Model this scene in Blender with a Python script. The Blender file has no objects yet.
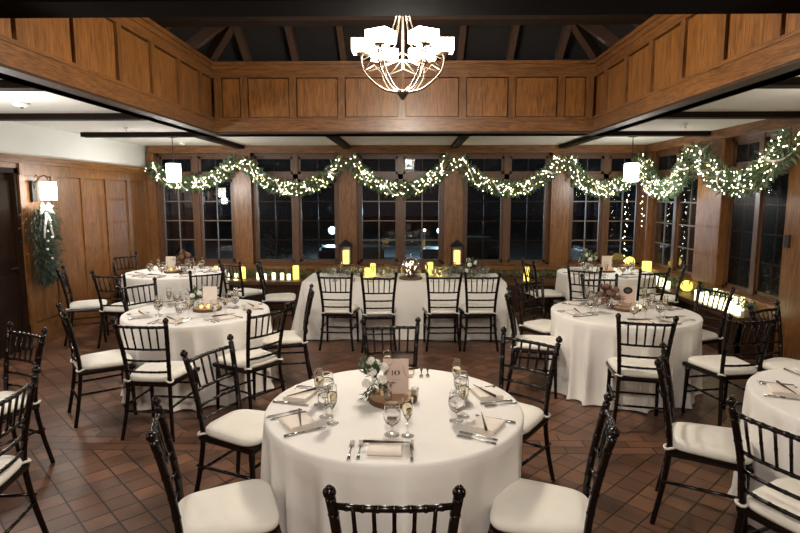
import bpy, bmesh, math, random
from mathutils import Vector, Matrix
PI = math.pi
random.seed(7)
SC = bpy.context.scene
COL = SC.collection

# ------------------------------------------------------------------ materials
def srgb(r, g, b):
    f = lambda c: (c/255/12.92) if c/255 <= .04045 else ((c/255+.055)/1.055)**2.4
    return (f(r), f(g), f(b), 1)

def mat(name, col=(.5, .5, .5, 1), rough=.5, metal=0, spec=.5, emit=None, es=0, var=0, scale=20, bump=0, coat=0, sheen=0, stretch=(1, 1, 1)):
    m = bpy.data.materials.new(name); m.use_nodes = True
    nt = m.node_tree; b = nt.nodes['Principled BSDF']
    b.inputs['Base Color'].default_value = col
    b.inputs['Roughness'].default_value = rough
    b.inputs['Metallic'].default_value = metal
    b.inputs['Specular IOR Level'].default_value = spec
    b.inputs['Coat Weight'].default_value = coat
    b.inputs['Coat Roughness'].default_value = .15
    b.inputs['Sheen Weight'].default_value = sheen
    if emit:
        b.inputs['Emission Color'].default_value = emit
        b.inputs['Emission Strength'].default_value = es
    tc = nt.nodes.new('ShaderNodeTexCoord'); mp = nt.nodes.new('ShaderNodeMapping')
    mp.inputs['Scale'].default_value = stretch
    nt.links.new(tc.outputs['Object'], mp.inputs['Vector'])
    n = nt.nodes.new('ShaderNodeTexNoise'); n.inputs['Scale'].default_value = scale; n.inputs['Detail'].default_value = 5
    nt.links.new(mp.outputs['Vector'], n.inputs['Vector'])
    if var:
        mx = nt.nodes.new('ShaderNodeMix'); mx.data_type = 'RGBA'
        mx.inputs['A'].default_value = tuple(c*(1-var) for c in col[:3])+(1,)
        mx.inputs['B'].default_value = tuple(min(1, c*(1+var)) for c in col[:3])+(1,)
        nt.links.new(n.outputs['Fac'], mx.inputs['Factor'])
        nt.links.new(mx.outputs['Result'], b.inputs['Base Color'])
    if bump:
        bp = nt.nodes.new('ShaderNodeBump'); bp.inputs['Strength'].default_value = bump; bp.inputs['Distance'].default_value = .01
        nt.links.new(n.outputs['Fac'], bp.inputs['Height']); nt.links.new(bp.outputs['Normal'], b.inputs['Normal'])
    return m

def wood(name, dark, light, grain_axis=2, rough=.38, scale=1.0, coat=.15, spec=.45):
    m = bpy.data.materials.new(name); m.use_nodes = True
    nt = m.node_tree; b = nt.nodes['Principled BSDF']
    tc = nt.nodes.new('ShaderNodeTexCoord'); mp = nt.nodes.new('ShaderNodeMapping')
    s = [15*scale]*3; s[grain_axis] = 1.3*scale
    mp.inputs['Scale'].default_value = s
    nt.links.new(tc.outputs['Object'], mp.inputs['Vector'])
    n = nt.nodes.new('ShaderNodeTexNoise'); n.inputs['Scale'].default_value = 1.6; n.inputs['Detail'].default_value = 6; n.inputs['Distortion'].default_value = 2.0
    nt.links.new(mp.outputs['Vector'], n.inputs['Vector'])
    w = nt.nodes.new('ShaderNodeTexNoise'); w.inputs['Scale'].default_value = 9; w.inputs['Detail'].default_value = 3
    nt.links.new(mp.outputs['Vector'], w.inputs['Vector'])
    a = nt.nodes.new('ShaderNodeMath'); a.operation = 'MULTIPLY_ADD'
    a.inputs[1].default_value = .45; nt.links.new(w.outputs['Fac'], a.inputs[0])
    c2 = nt.nodes.new('ShaderNodeMath'); c2.operation = 'MULTIPLY'; c2.inputs[1].default_value = .6
    nt.links.new(n.outputs['Fac'], c2.inputs[0]); nt.links.new(c2.outputs[0], a.inputs[2])
    r = nt.nodes.new('ShaderNodeValToRGB'); nt.links.new(a.outputs[0], r.inputs['Fac'])
    e = r.color_ramp.elements; e[0].position = .36; e[0].color = dark; e[1].position = .66; e[1].color = light
    nt.links.new(r.outputs['Color'], b.inputs['Base Color'])
    b.inputs['Roughness'].default_value = rough; b.inputs['Coat Weight'].default_value = coat; b.inputs['Specular IOR Level'].default_value = spec
    b.inputs['Coat Roughness'].default_value = .25
    bp = nt.nodes.new('ShaderNodeBump'); bp.inputs['Strength'].default_value = .25; bp.inputs['Distance'].default_value = .004
    nt.links.new(a.outputs[0], bp.inputs['Height']); nt.links.new(bp.outputs['Normal'], b.inputs['Normal'])
    return m

def glass(name, tint=(1, 1, 1, 1), base=.04, edge=.8, blend=.35, rough=.02):
    m = bpy.data.materials.new(name); m.use_nodes = True
    nt = m.node_tree; nt.nodes.clear()
    o = nt.nodes.new('ShaderNodeOutputMaterial'); mx = nt.nodes.new('ShaderNodeMixShader')
    t = nt.nodes.new('ShaderNodeBsdfTransparent'); t.inputs['Color'].default_value = tint
    g = nt.nodes.new('ShaderNodeBsdfGlossy'); g.inputs['Roughness'].default_value = rough
    lw = nt.nodes.new('ShaderNodeLayerWeight'); lw.inputs['Blend'].default_value = blend
    mr = nt.nodes.new('ShaderNodeMapRange'); mr.inputs['To Min'].default_value = base; mr.inputs['To Max'].default_value = edge
    nt.links.new(lw.outputs['Facing'], mr.inputs['Value']); nt.links.new(mr.outputs['Result'], mx.inputs['Fac'])
    nt.links.new(t.outputs[0], mx.inputs[1]); nt.links.new(g.outputs[0], mx.inputs[2]); nt.links.new(mx.outputs[0], o.inputs['Surface'])
    return m

def floor_mat():
    m = bpy.data.materials.new('quarry_tile'); m.use_nodes = True
    nt = m.node_tree; b = nt.nodes['Principled BSDF']; L = nt.links.new
    tc = nt.nodes.new('ShaderNodeTexCoord')
    def brick(rot, w, h, off, loc):
        mp = nt.nodes.new('ShaderNodeMapping'); mp.inputs['Rotation'].default_value = (0, 0, rot); mp.inputs['Location'].default_value = loc
        L(tc.outputs['Object'], mp.inputs['Vector'])
        t = nt.nodes.new('ShaderNodeTexBrick'); L(mp.outputs['Vector'], t.inputs['Vector'])
        t.inputs['Scale'].default_value = 1; t.inputs['Brick Width'].default_value = w; t.inputs['Row Height'].default_value = h
        t.inputs['Mortar Size'].default_value = .006; t.inputs['Mortar Smooth'].default_value = .3; t.offset = off
        t.inputs['Bias'].default_value = -.1
        t.inputs['Color1'].default_value = (.100, .047, .027, 1); t.inputs['Color2'].default_value = (.190, .093, .053, 1)
        t.inputs['Mortar'].default_value = (.012, .007, .005, 1)
        return t
    t1 = brick(PI/4, .15, .165, 0, (.03, .045, 0)); t2 = brick(0, .33, .11, .5, (0, .01, 0))
    sx = nt.nodes.new('ShaderNodeSeparateXYZ'); L(tc.outputs['Object'], sx.inputs[0])
    # bands that frame the diagonal fields, every 2.6 m along y and x
    def band(sock, off, per, wd):
        a = nt.nodes.new('ShaderNodeMath'); a.operation = 'ADD'; a.inputs[1].default_value = off; L(sock, a.inputs[0])
        p = nt.nodes.new('ShaderNodeMath'); p.operation = 'PINGPONG'; p.inputs[1].default_value = per/2; L(a.outputs[0], p.inputs[0])
        q = nt.nodes.new('ShaderNodeMath'); q.operation = 'LESS_THAN'; q.inputs[1].default_value = wd/2; L(p.outputs[0], q.inputs[0])
        return q
    q = band(sx.outputs['Y'], -4.11, 2.6, .33); mxx = q
    mix = nt.nodes.new('ShaderNodeMix'); mix.data_type = 'RGBA'
    L(mxx.outputs[0], mix.inputs['Factor']); L(t1.outputs['Color'], mix.inputs['A']); L(t2.outputs['Color'], mix.inputs['B'])
    fm = nt.nodes.new('ShaderNodeMix'); fm.data_type = 'FLOAT'
    L(mxx.outputs[0], fm.inputs['Factor']); L(t1.outputs['Fac'], fm.inputs['A']); L(t2.outputs['Fac'], fm.inputs['B'])
    n = nt.nodes.new('ShaderNodeTexNoise'); n.inputs['Scale'].default_value = 3; n.inputs['Detail'].default_value = 6; L(tc.outputs['Object'], n.inputs['Vector'])
    hs = nt.nodes.new('ShaderNodeMix'); hs.data_type = 'RGBA'; hs.blend_type = 'MULTIPLY'
    rp = nt.nodes.new('ShaderNodeValToRGB'); rp.color_ramp.elements[0].color = (.6, .6, .6, 1); rp.color_ramp.elements[1].color = (1.35, 1.3, 1.25, 1)
    rp.color_ramp.elements[0].position = .3; rp.color_ramp.elements[1].position = .7
    L(n.outputs['Fac'], rp.inputs['Fac']); hs.inputs['Factor'].default_value = 1
    L(mix.outputs['Result'], hs.inputs['A']); L(rp.outputs['Color'], hs.inputs['B'])
    L(hs.outputs['Result'], b.inputs['Base Color'])
    rr = nt.nodes.new('ShaderNodeMapRange'); rr.inputs['To Min'].default_value = .28; rr.inputs['To Max'].default_value = .5
    L(n.outputs['Fac'], rr.inputs['Value']); L(rr.outputs['Result'], b.inputs['Roughness'])
    n2 = nt.nodes.new('ShaderNodeTexNoise'); n2.inputs['Scale'].default_value = 25; L(tc.outputs['Object'], n2.inputs['Vector'])
    ad = nt.nodes.new('ShaderNodeMath'); ad.operation = 'MULTIPLY_ADD'; ad.inputs[1].default_value = .15
    inv = nt.nodes.new('ShaderNodeMath'); inv.operation = 'SUBTRACT'; inv.inputs[0].default_value = 1; L(fm.outputs['Result'], inv.inputs[1])
    L(n2.outputs['Fac'], ad.inputs[0]); L(inv.outputs[0], ad.inputs[2])
    bp = nt.nodes.new('ShaderNodeBump'); bp.inputs['Strength'].default_value = .6; bp.inputs['Distance'].default_value = .004
    L(ad.outputs[0], bp.inputs['Height']); L(bp.outputs['Normal'], b.inputs['Normal'])
    return m

M = {}
M['floor'] = floor_mat()
M['wood_v'] = wood('oak_vertical', (.060, .022, .006, 1), (.240, .102, .029, 1), 2)
M['wood_x'] = wood('oak_along_x', (.060, .022, .006, 1), (.240, .102, .029, 1), 0)
M['wood_y'] = wood('oak_along_y', (.060, .022, .006, 1), (.240, .102, .029, 1), 1)
M['panel_v'] = wood('oak_panel', (.085, .031, .007, 1), (.305, .125, .029, 1), 2, .42, .8)
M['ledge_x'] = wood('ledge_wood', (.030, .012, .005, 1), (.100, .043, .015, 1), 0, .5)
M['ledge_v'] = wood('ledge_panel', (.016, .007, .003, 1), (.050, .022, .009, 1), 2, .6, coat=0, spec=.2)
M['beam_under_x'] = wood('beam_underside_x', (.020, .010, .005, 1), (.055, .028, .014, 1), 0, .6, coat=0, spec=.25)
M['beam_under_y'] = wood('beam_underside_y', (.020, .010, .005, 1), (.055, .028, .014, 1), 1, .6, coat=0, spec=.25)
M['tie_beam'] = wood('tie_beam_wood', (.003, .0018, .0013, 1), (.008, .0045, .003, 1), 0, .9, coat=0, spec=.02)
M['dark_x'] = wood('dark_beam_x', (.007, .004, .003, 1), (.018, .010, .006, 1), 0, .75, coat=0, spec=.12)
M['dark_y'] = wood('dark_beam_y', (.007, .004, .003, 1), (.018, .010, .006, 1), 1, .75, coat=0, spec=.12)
M['sash'] = wood('sash_wood', (.05, .022, .010, 1), (.12, .055, .024, 1), 2, .4)
M['rafter'] = wood('rafter_wood', (.035, .020, .014, 1), (.075, .042, .028, 1), 1, .5, coat=0)
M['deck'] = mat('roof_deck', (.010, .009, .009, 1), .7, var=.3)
M['ceil'] = mat('ceiling_plaster', (.70, .70, .66, 1), .9, var=.04, scale=3, bump=.1)
M['plaster'] = mat('wall_plaster', (.72, .73, .71, 1), .9, var=.04, scale=3, bump=.1)
M['chair'] = mat('mahogany_lacquer', (.0055, .0026, .002, 1), .22, spec=.32, var=.3, scale=30, coat=.05)
M['cushion'] = mat('ivory_cushion', (.80, .765, .69, 1), .85, var=.05, scale=12, bump=.15, sheen=.2)
M['tie'] = mat('cushion_tie', (.78, .75, .68, 1), .9, var=.05)
M['cloth'] = mat('white_tablecloth', (.80, .775, .735, 1), .9, var=.03, scale=6, bump=.12, sheen=.15)
M['napkin'] = mat('blush_napkin', (.78, .70, .62, 1), .9, var=.05, scale=40, bump=.1)
M['steel'] = mat('cutlery_steel', (.55, .54, .52, 1), .22, metal=1, var=.1)
M['wand'] = mat('dark_stick', (.030, .013, .009, 1), .45, var=.3, scale=60)
M['glass'] = glass('clear_glass', (.995, .995, .99, 1), .07, .95, .22)
def solid_glass(name, ior, col=(1, 1, 1, 1)):
    m = bpy.data.materials.new(name); m.use_nodes = True; b = m.node_tree.nodes['Principled BSDF']
    b.inputs['Base Color'].default_value = col; b.inputs['Transmission Weight'].default_value = 1; b.inputs['Roughness'].default_value = 0; b.inputs['IOR'].default_value = ior
    return m
M['water'] = solid_glass('ice_water', 1.33, (.99, .99, .99, 1))
M['glassware'] = solid_glass('glassware_glass', 1.45)
M['wine'] = solid_glass('champagne_liquid', 1.33, (.97, .88, .66, 1))

M['pane'] = glass('window_glass', (.85, .87, .88, 1), .05, .8, .12, .01)
M['screen'] = glass('screen_or_glare_sheet', (.60, .60, .60, 1), .004, .05, .2, .4)
M['muntin'] = mat('muntin_wood', (.14, .115, .09, 1), .4, var=.2)
M['iron'] = mat('bronze_metal', (.10, .072, .052, 1), .35, metal=.8, var=.2)
M['black'] = mat('black_metal', (.012, .012, .013, 1), .45, metal=.3, var=.2)
M['shade'] = mat('lit_shade', (.9, .88, .82, 1), .5, emit=(1, .86, .68, 1), es=11, var=.02)
M['shade_cool'] = mat('lit_pendant_shade', (.9, .9, .88, 1), .5, emit=(1, .95, .86, 1), es=9, var=.02)
M['flame'] = mat('candle_glow', (.9, .6, .2, 1), .5, emit=(1, .64, .22, 1), es=1.25, var=.1)
M['flame_y'] = mat('yellow_candle_glow', (.9, .7, .1, 1), .5, emit=(1, .72, .14, 1), es=1.25, var=.1)
M['flame_w'] = mat('votive_glow', (.9, .85, .6, 1), .5, emit=(1, .93, .55, 1), es=2.0, var=.1)
M['fairy'] = mat('fairy_bulb', (1, .9, .7, 1), .5, emit=(1, .84, .52, 1), es=14)
M['swag_leaf'] = mat('swag_leaf', (.016, .034, .016, 1), .7, var=.5, scale=8)
M['leaf'] = mat('garland_leaf', (.065, .120, .052, 1), .6, var=.6, scale=8)
M['stem_leaf'] = mat('bouquet_leaf', (.045, .085, .030, 1), .6, var=.6, scale=20)
M['leaf2'] = mat('sage_leaf', (.19, .25, .17, 1), .6, var=.4, scale=8)
M['ribbon'] = mat('ribbon_satin', (.75, .74, .70, 1), .4, var=.05)
M['white_fl'] = mat('white_rose', (.82, .80, .72, 1), .8, var=.08, scale=60)
M['brown_fl'] = mat('dusky_brown_flower', (.23, .12, .085, 1), .8, var=.4, scale=40)
M['slice_top'] = mat('cut_wood_face', (.42, .25, .13, 1), .6, var=.25, scale=30)
M['bark'] = mat('tree_bark', (.11, .058, .030, 1), .85, var=.5, scale=60, bump=.5)
M['card'] = mat('blush_card', (.66, .50, .43, 1), .7, var=.10, scale=14, stretch=(1, 1, 1))
M['card_pale'] = mat('pale_card', (.80, .70, .63, 1), .7, var=.06, scale=14)
M['ink'] = mat('black_ink', (.008, .007, .007, 1), .6)
M['ink_soft'] = mat('grey_ink', (.35, .27, .23, 1), .7)
M['white_plastic'] = mat('white_plastic', (.75, .75, .73, 1), .4, var=.02)
M['door'] = wood('dark_door_wood', (.010, .005, .003, 1), (.024, .011, .006, 1), 2, .7, coat=0, spec=.1)
M['snow'] = mat('night_ground', (.05, .06, .07, 1), .9, var=.5, scale=.4)
M['bluelamp'] = mat('outdoor_lamp', (.8, .9, 1, 1), .5, emit=(.45, .75, 1, 1), es=9)
M['outlamp'] = mat('outdoor_warm_lamp', (1, .9, .8, 1), .5, emit=(1, .9, .75, 1), es=14)
M['bush'] = mat('outdoor_bush', (.03, .04, .03, 1), .9, var=.5)
M['car'] = mat('parked_car_paint', (.18, .19, .20, 1), .3, coat=.5, var=.1)

# ------------------------------------------------------------------ mesh builder
class MB:
    def __init__(s): s.bm = bmesh.new()
    def box(s, x0, x1, y0, y1, z0, z1, T=None):
        c = [Vector((x, y, z)) for z in (z0, z1) for y in (y0, y1) for x in (x0, x1)]
        if T: c = [T @ p for p in c]
        v = [s.bm.verts.new(p) for p in c]
        for f in ((0, 2, 3, 1), (4, 5, 7, 6), (0, 1, 5, 4), (2, 6, 7, 3), (0, 4, 6, 2), (1, 3, 7, 5)):
            s.bm.faces.new([v[i] for i in f])
        return s
    def beam(s, a, b, w, h, up=(0, 0, 1)):
        a, b = Vector(a), Vector(b); d = (b-a); L = d.length; d.normalize()
        x = d.cross(Vector(up)).normalized(); z = x.cross(d)
        T = Matrix(((x.x, d.x, z.x, a.x), (x.y, d.y, z.y, a.y), (x.z, d.z, z.z, a.z), (0, 0, 0, 1)))
        return s.box(-w/2, w/2, 0, L, -h/2, h/2, T)
    def tube(s, pts, rad, n=8, cap=True):
        pts = [Vector(p) for p in pts]
        if not isinstance(rad, (list, tuple)): rad = [rad]*len(pts)
        rings = []; u = None
        for i, p in enumerate(pts):
            d = (pts[min(i+1, len(pts)-1)]-pts[max(i-1, 0)]).normalized()
            if u is None:
                u = d.orthogonal().normalized()
            else:
                u = (u-d*u.dot(d)).normalized()
            w = d.cross(u)
            rings.append([s.bm.verts.new(p+(u*math.cos(2*PI*k/n)+w*math.sin(2*PI*k/n))*rad[i]) for k in range(n)])
        for a, b in zip(rings, rings[1:]):
            for k in range(n): s.bm.faces.new((a[k], a[(k+1) % n], b[(k+1) % n], b[k]))
        if cap:
            s.bm.faces.new(rings[0][::-1]); s.bm.faces.new(rings[-1])
        return s
    def lathe(s, prof, n=20, c=(0, 0, 0), T=None, closed=False):
        rings = []
        for r, z in prof:
            if r < 1e-5: 
                p = Vector((c[0], c[1], c[2]+z)); rings.append([s.bm.verts.new(T @ p if T else p)])
            else:
                ring = []
                for k in range(n):
                    p = Vector((c[0]+r*math.cos(2*PI*k/n), c[1]+r*math.sin(2*PI*k/n), c[2]+z)); ring.append(s.bm.verts.new(T @ p if T else p))
                rings.append(ring)
        if closed: rings.append(rings[0])
        for a, b in zip(rings, rings[1:]):
            if len(a) == 1 and len(b) == 1: continue
            for k in range(n):
                j = (k+1) % n
                if len(a) == 1: s.bm.faces.new((a[0], b[j], b[k]))
                elif len(b) == 1: s.bm.faces.new((a[k], a[j], b[0]))
                else: s.bm.faces.new((a[k], a[j], b[j], b[k]))
        return s
    def ball(s, c, r, seg=8, rings=6, sz=1):
        prof = [(r*math.sin(PI*i/rings), -r*sz*math.cos(PI*i/rings)) for i in range(rings+1)]
        prof[0] = (0, -r*sz); prof[-1] = (0, r*sz)
        return s.lathe(prof, seg, c)
    def leaf(s, p, d, up, L, W):
        d = d.normalized(); x = d.cross(up)
        if x.length < 1e-3: x = d.orthogonal()
        x.normalize(); n = x.cross(d)
        a = s.bm.verts.new(p); b = s.bm.verts.new(p+d*L*.5+x*W/2+n*W*.2); c = s.bm.verts.new(p+d*L); e = s.bm.verts.new(p+d*L*.5-x*W/2+n*W*.2)
        m1 = s.bm.verts.new(p+d*L*.5)
        s.bm.faces.new((a, b, m1)); s.bm.faces.new((b, c, m1)); s.bm.faces.new((c, e, m1)); s.bm.faces.new((e, a, m1))
        return s
    def mesh(s, name, m, smooth=False):
        bmesh.ops.recalc_face_normals(s.bm, faces=s.bm.faces[:]) if not getattr(s, 'nonorm', False) else None
        me = bpy.data.meshes.new(name); s.bm.to_mesh(me); s.bm.free()
        me.materials.append(m)
        if smooth:
            for p in me.polygons: p.use_smooth = True
        return me
    def build(s, name, m, parent=None, loc=(0, 0, 0), rz=0, smooth=False):
        return link(name, s.mesh(name, m, smooth), parent, loc, rz)

def link(name, me, parent=None, loc=(0, 0, 0), rz=0):
    o = bpy.data.objects.new(name, me); COL.objects.link(o)
    o.location = loc; o.rotation_euler = (0, 0, rz)
    if parent: o.parent = parent
    return o
def tag(o, label, cat, group=None):
    o['label'] = label; o['category'] = cat
    if group: o['group'] = group
    return o
def thing(name, label, cat, loc=(0, 0, 0), rz=0, group=None):
    return tag(link(name, None, None, loc, rz), label, cat, group)
def struct(o):
    o['kind'] = 'structure'; return o
def stuff(o):
    o['kind'] = 'stuff'; return o
def dup(root, loc, rz, label, group=None):
    r = root.copy(); COL.objects.link(r); r.location = loc; r.rotation_euler = (0, 0, rz); r['label'] = label
    if group: r['group'] = group
    for ch in list(root.children):
        c = ch.copy(); COL.objects.link(c); c.parent = r
        for g in list(ch.children):
            d = g.copy(); COL.objects.link(d); d.parent = c
    return r
ntrim = [0]
def trim(mb, m, smooth=False):
    ntrim[0] += 1
    return struct(mb.build('trim_%d' % ntrim[0], m, smooth=smooth))

# ------------------------------------------------------------------ camera
cam = bpy.data.cameras.new('camera'); co = bpy.data.objects.new('camera', cam); COL.objects.link(co)
co.location = (0, 0, 1.8852); co.rotation_euler = (math.radians(90-7.248), 0, math.radians(1.1025))
cam.sensor_width = 36; cam.lens = 563.085*36/800; cam.clip_start = .05; cam.clip_end = 200
SC.camera = co

# ------------------------------------------------------------------ room
XL, XR, YB, YF = -4.7, 4.2, 10.1, -3.2
ZC = 2.74
SXL, SXR, SY = -2.57, 2.34, 7.45      # coffer inner faces
ZB = 2.68                             # coffer beam underside
ZT = 3.53
struct(MB().box(XL-.3, XR+.3, YF-.2, YB+.2, -.12, 0).build('floor', M['floor']))
# flat side-aisle ceiling around the raised coffer
b = MB()
b.box(XL-.1, SXL-.2, YF, YB+.1, ZC, ZC+.1); b.box(SXR+.2, XR+.1, YF, YB+.1, ZC, ZC+.1); b.box(SXL-.2, SXR+.2, SY+.3, YB+.1, ZC, ZC+.1)
struct(b.build('ceiling', M['ceil']))
# side walls
b = MB(); b.box(XL-.12, XL, 6.69, YB+.1, 0, ZC+.1); b.box(XL-.12, XL, YF, 5.4, 0, ZC+.1); b.box(XL-.12, XL, 5.4, 6.69, 2.2, ZC+.1)
struct(b.build('wall_left', M['plaster']))
# panelled wainscot on the left wall
b = MB(); b.box(XL, XL+.01, 6.69, YB, .12, 2.30)
ys = [6.72, 7.32, 7.98, 8.62, 9.28, 9.92]
for p, q in zip(ys, ys[1:]): b.box(XL+.01, XL+.036, p+.062, q-.062, .312, 2.108)
for y in ys: b.box(XL+.01, XL+.052, y-.05, y+.05, .30, 2.12)
b.box(XL+.01, XL+.052, 6.69, YB, 2.12, 2.30); b.box(XL+.01, XL+.052, 6.69, YB, .12, .30)
trim(b, M['wood_v'])
b = MB(); b.box(XL, XL+.11, 5.4, YB, 2.30, 2.35); b.box(XL, XL+.085, 5.4, YB, 2.26, 2.30); b.box(XL, XL+.03, 5.4, 6.69, 2.2, 2.26)
trim(b, M['wood_y'])
struct(MB().box(XL, XL+.05, 6.69, YB, 0, .12).build('baseboard_left', M['wood_y']))
b = MB(); b.box(XL, XL+.02, YF, 5.4, 0, 2.30); b.box(XL, XL+.10, YF, 5.45, 2.30, 2.35)
for k in range(12): b.box(XL+.02, XL+.04, -3+k*.68, -2.91+k*.68, .1, 2.2)
trim(b, M['wood_v'])
# dark door at the far left edge
d = MB(); d.box(XL-.10, XL-.04, 5.4, 6.69, 0, 2.2)
for (y0, y1, z0, z1) in ((5.5, 5.98, .2, .95), (6.1, 6.6, .2, .95), (5.5, 5.98, 1.1, 2.05), (6.1, 6.6, 1.1, 2.05)):
    d.box(XL-.04, XL-.02, y0, y1, z0, z1)
dr = struct(d.build('door_1', M['door']))
h = MB(); h.tube([(XL-.03, 6.55, 1.02), (XL+.03, 6.55, 1.02), (XL+.035, 6.43, 1.02)], .010); h.build('door_handle', M['black'], dr)
b = MB(); b.box(XL-.1, XL+.03, 6.62, 6.70, 0, 2.2); b.box(XL-.1, XL+.03, 5.35, 6.70, 2.14, 2.2); trim(b, M['door'])

# right wall (solid part close to the camera, dado below the windows)
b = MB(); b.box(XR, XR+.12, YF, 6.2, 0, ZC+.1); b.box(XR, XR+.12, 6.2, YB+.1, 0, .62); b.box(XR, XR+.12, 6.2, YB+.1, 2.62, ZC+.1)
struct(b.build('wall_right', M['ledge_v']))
b = MB(); b.box(XL, XR, YB, YB+.12, 0, .62); b.box(XL, XR, YB, YB+.12, 2.62, ZC+.1)
struct(b.build('wall_back', M['wood_x']))
struct(MB().box(XL, XR, YF-.1, YF, 0, ZC+2.6).build('wall_front', M['wood_v']))
# header rail under the ceiling
b = MB(); b.box(XL+.08, XR-.10, YB-.16, YB+.02, 2.61, ZC); trim(b, M['wood_x'])
b = MB(); b.box(XR-.16, XR+.02, 5.9, YB, 2.61, ZC); trim(b, M['wood_y'])
# posts between the windows
posts = [(-3.125, -2.82), (-1.27, -.96), (.59, .91), (2.456, 2.775)]
for x0, x1 in posts: trim(MB().box(x0, x1, YB-.13, YB+.1, .60, 2.61), M['wood_v'])
trim(MB().box(-4.66, -4.52, YB-.13, YB+.1, .60, 2.61), M['wood_v'])
trim(MB().box(XR-.13, XR+.1, YB-.28, YB+.1, .60, 2.61), M['wood_v'])
trim(MB().box(XR-.13, XR+.1, 7.52, 8.15, .60, 2.61), M['wood_v'])
trim(MB().box(XR-.13, XR+.1, 5.75, 6.22, .0, 2.61), M['wood_v'])

def window(no, x0, x1, T, screened=False):
    """double casement with transom, in local coords x along the wall, y outwards"""
    fr = MB(); f = .05
    z0, z1, zt = .66, 2.61, 2.16
    def bx(m, a, b_, y0, y1, c, d_): m.box(a, b_, y0, y1, c, d_, T)
    xm = (x0+x1)/2
    bx(fr, x0, x0+f, 0, .1, z0, z1); bx(fr, x1-f, x1, 0, .1, z0, z1); bx(fr, xm-.045, xm+.045, -.01, .1, z0, z1)
    bx(fr, x0, x1, 0, .1, z1-f, z1); bx(fr, x0, x1, 0, .1, z0-.04, z0+.03); bx(fr, x0, x1, -.01, .1, zt, zt+.09)
    w = struct(fr.build('window_%d' % no, M['sash']))
    for (a, c) in ((x0+f, xm-.045), (xm+.045, x1-f)):
        for (b0, b1, rows, nm) in ((z0+.03, zt, 4, 'casement_sash'), (zt+.09, z1-f, 1, 'transom_sash')):
            m = MB(); s = .045
            bx(m, a, a+s, .02, .06, b0, b1); bx(m, c-s, c, .02, .06, b0, b1); bx(m, a, c, .02, .06, b0, b0+s); bx(m, a, c, .02, .06, b1-s, b1)
            sash = m.build(nm, M['sash'], w)
            m = MB(); g = .009
            bx(m, (a+c)/2-g, (a+c)/2+g, .028, .052, b0+s, b1-s)
            for k in range(1, rows):
                z = b0+s+(b1-b0-2*s)*k/rows; bx(m, a+s, c-s, .028, .052, z-g, z+g)
            m.build('muntin', M['muntin'] if not screened else M['sash'], sash)
            m = MB(); bx(m, a+s, c-s, .038, .042, b0+s, b1-s); m.build('glass_pane', M['pane'], sash)
            if screened or rows == 1:  # on transoms the sheet is added to dull the chandelier's reflection
                m = MB(); bx(m, a+s, c-s, .015, .017, b0+s, b1-s); m.build('screen_or_glare_sheet', M['screen'], sash)
TB = Matrix.Translation((0, YB-.04, 0))
for i, (a, c, sc) in enumerate(((-4.52, -3.125, False), (-2.82, -1.27, True), (-.96, .59, False), (.91, 2.456, True), (2.775, 4.07, False))):
    window(i+1, a, c, TB, sc)
TR = Matrix.Translation((XR-.04, 0, 0)) @ Matrix(((0, 1, 0, 0), (1, 0, 0, 0), (0, 0, 1, 0), (0, 0, 0, 1)))
window(6, 8.15, 9.82, TR); window(7, 6.22, 7.52, TR, True)

# window stool and the low ledge that carries the candles
b = MB(); b.box(XL+.05, XR, YB-.42, YB, .60, .66); b.box(XL+.05, XR, YB-.38, YB, .47, .60); trim(b, M['wood_x'])
b = MB(); b.box(XR-.16, XR, 6.22, YB-.42, .47, .66); trim(b, M['wood_y'])
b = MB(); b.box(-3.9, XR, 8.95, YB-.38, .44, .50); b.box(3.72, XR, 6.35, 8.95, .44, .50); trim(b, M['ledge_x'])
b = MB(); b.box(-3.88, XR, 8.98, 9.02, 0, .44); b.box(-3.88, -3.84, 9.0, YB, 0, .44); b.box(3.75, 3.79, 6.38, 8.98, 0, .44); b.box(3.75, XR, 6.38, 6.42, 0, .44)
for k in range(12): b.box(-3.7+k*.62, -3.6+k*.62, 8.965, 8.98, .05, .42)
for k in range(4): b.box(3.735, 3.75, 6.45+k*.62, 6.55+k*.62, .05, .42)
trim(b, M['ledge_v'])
# ceiling beams
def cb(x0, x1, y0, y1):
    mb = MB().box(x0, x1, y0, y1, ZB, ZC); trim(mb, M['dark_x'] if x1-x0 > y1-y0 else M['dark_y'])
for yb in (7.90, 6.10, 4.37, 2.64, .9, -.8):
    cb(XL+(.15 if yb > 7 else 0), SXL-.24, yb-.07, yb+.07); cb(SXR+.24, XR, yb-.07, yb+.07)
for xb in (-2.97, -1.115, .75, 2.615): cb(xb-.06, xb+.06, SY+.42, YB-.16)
# coffer: dark underside beam, oak fascia with stiles
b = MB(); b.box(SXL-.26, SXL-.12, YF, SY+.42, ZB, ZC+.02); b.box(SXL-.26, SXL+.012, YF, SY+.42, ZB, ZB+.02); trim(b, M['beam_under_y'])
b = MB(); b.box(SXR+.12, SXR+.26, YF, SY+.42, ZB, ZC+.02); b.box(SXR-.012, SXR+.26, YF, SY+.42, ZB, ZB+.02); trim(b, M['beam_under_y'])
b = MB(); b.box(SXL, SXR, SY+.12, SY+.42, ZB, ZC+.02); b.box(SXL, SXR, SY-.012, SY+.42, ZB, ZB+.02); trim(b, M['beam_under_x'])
zb0, zr0, zr1 = ZB+.02, 2.88, 3.38
b = MB(); b.box(SXL, SXR, SY, SY+.08, zb0, zr0); b.box(SXL, SXR, SY, SY+.08, zr1, ZT); b.box(SXL, SXR, SY-.018, SY, ZT-.05, ZT); b.box(SXL, SXR, SY-.01, SY, zr0-.03, zr0)
trim(b, M['wood_x'])
b = MB()
for x in (-2.50, -2.16, -1.53, -.90, -.12, .66, 1.29, 1.92, 2.28): b.box(x-.045, x+.045, SY+.004, SY+.08, zr0, zr1)
trim(b, M['wood_v'])
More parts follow.
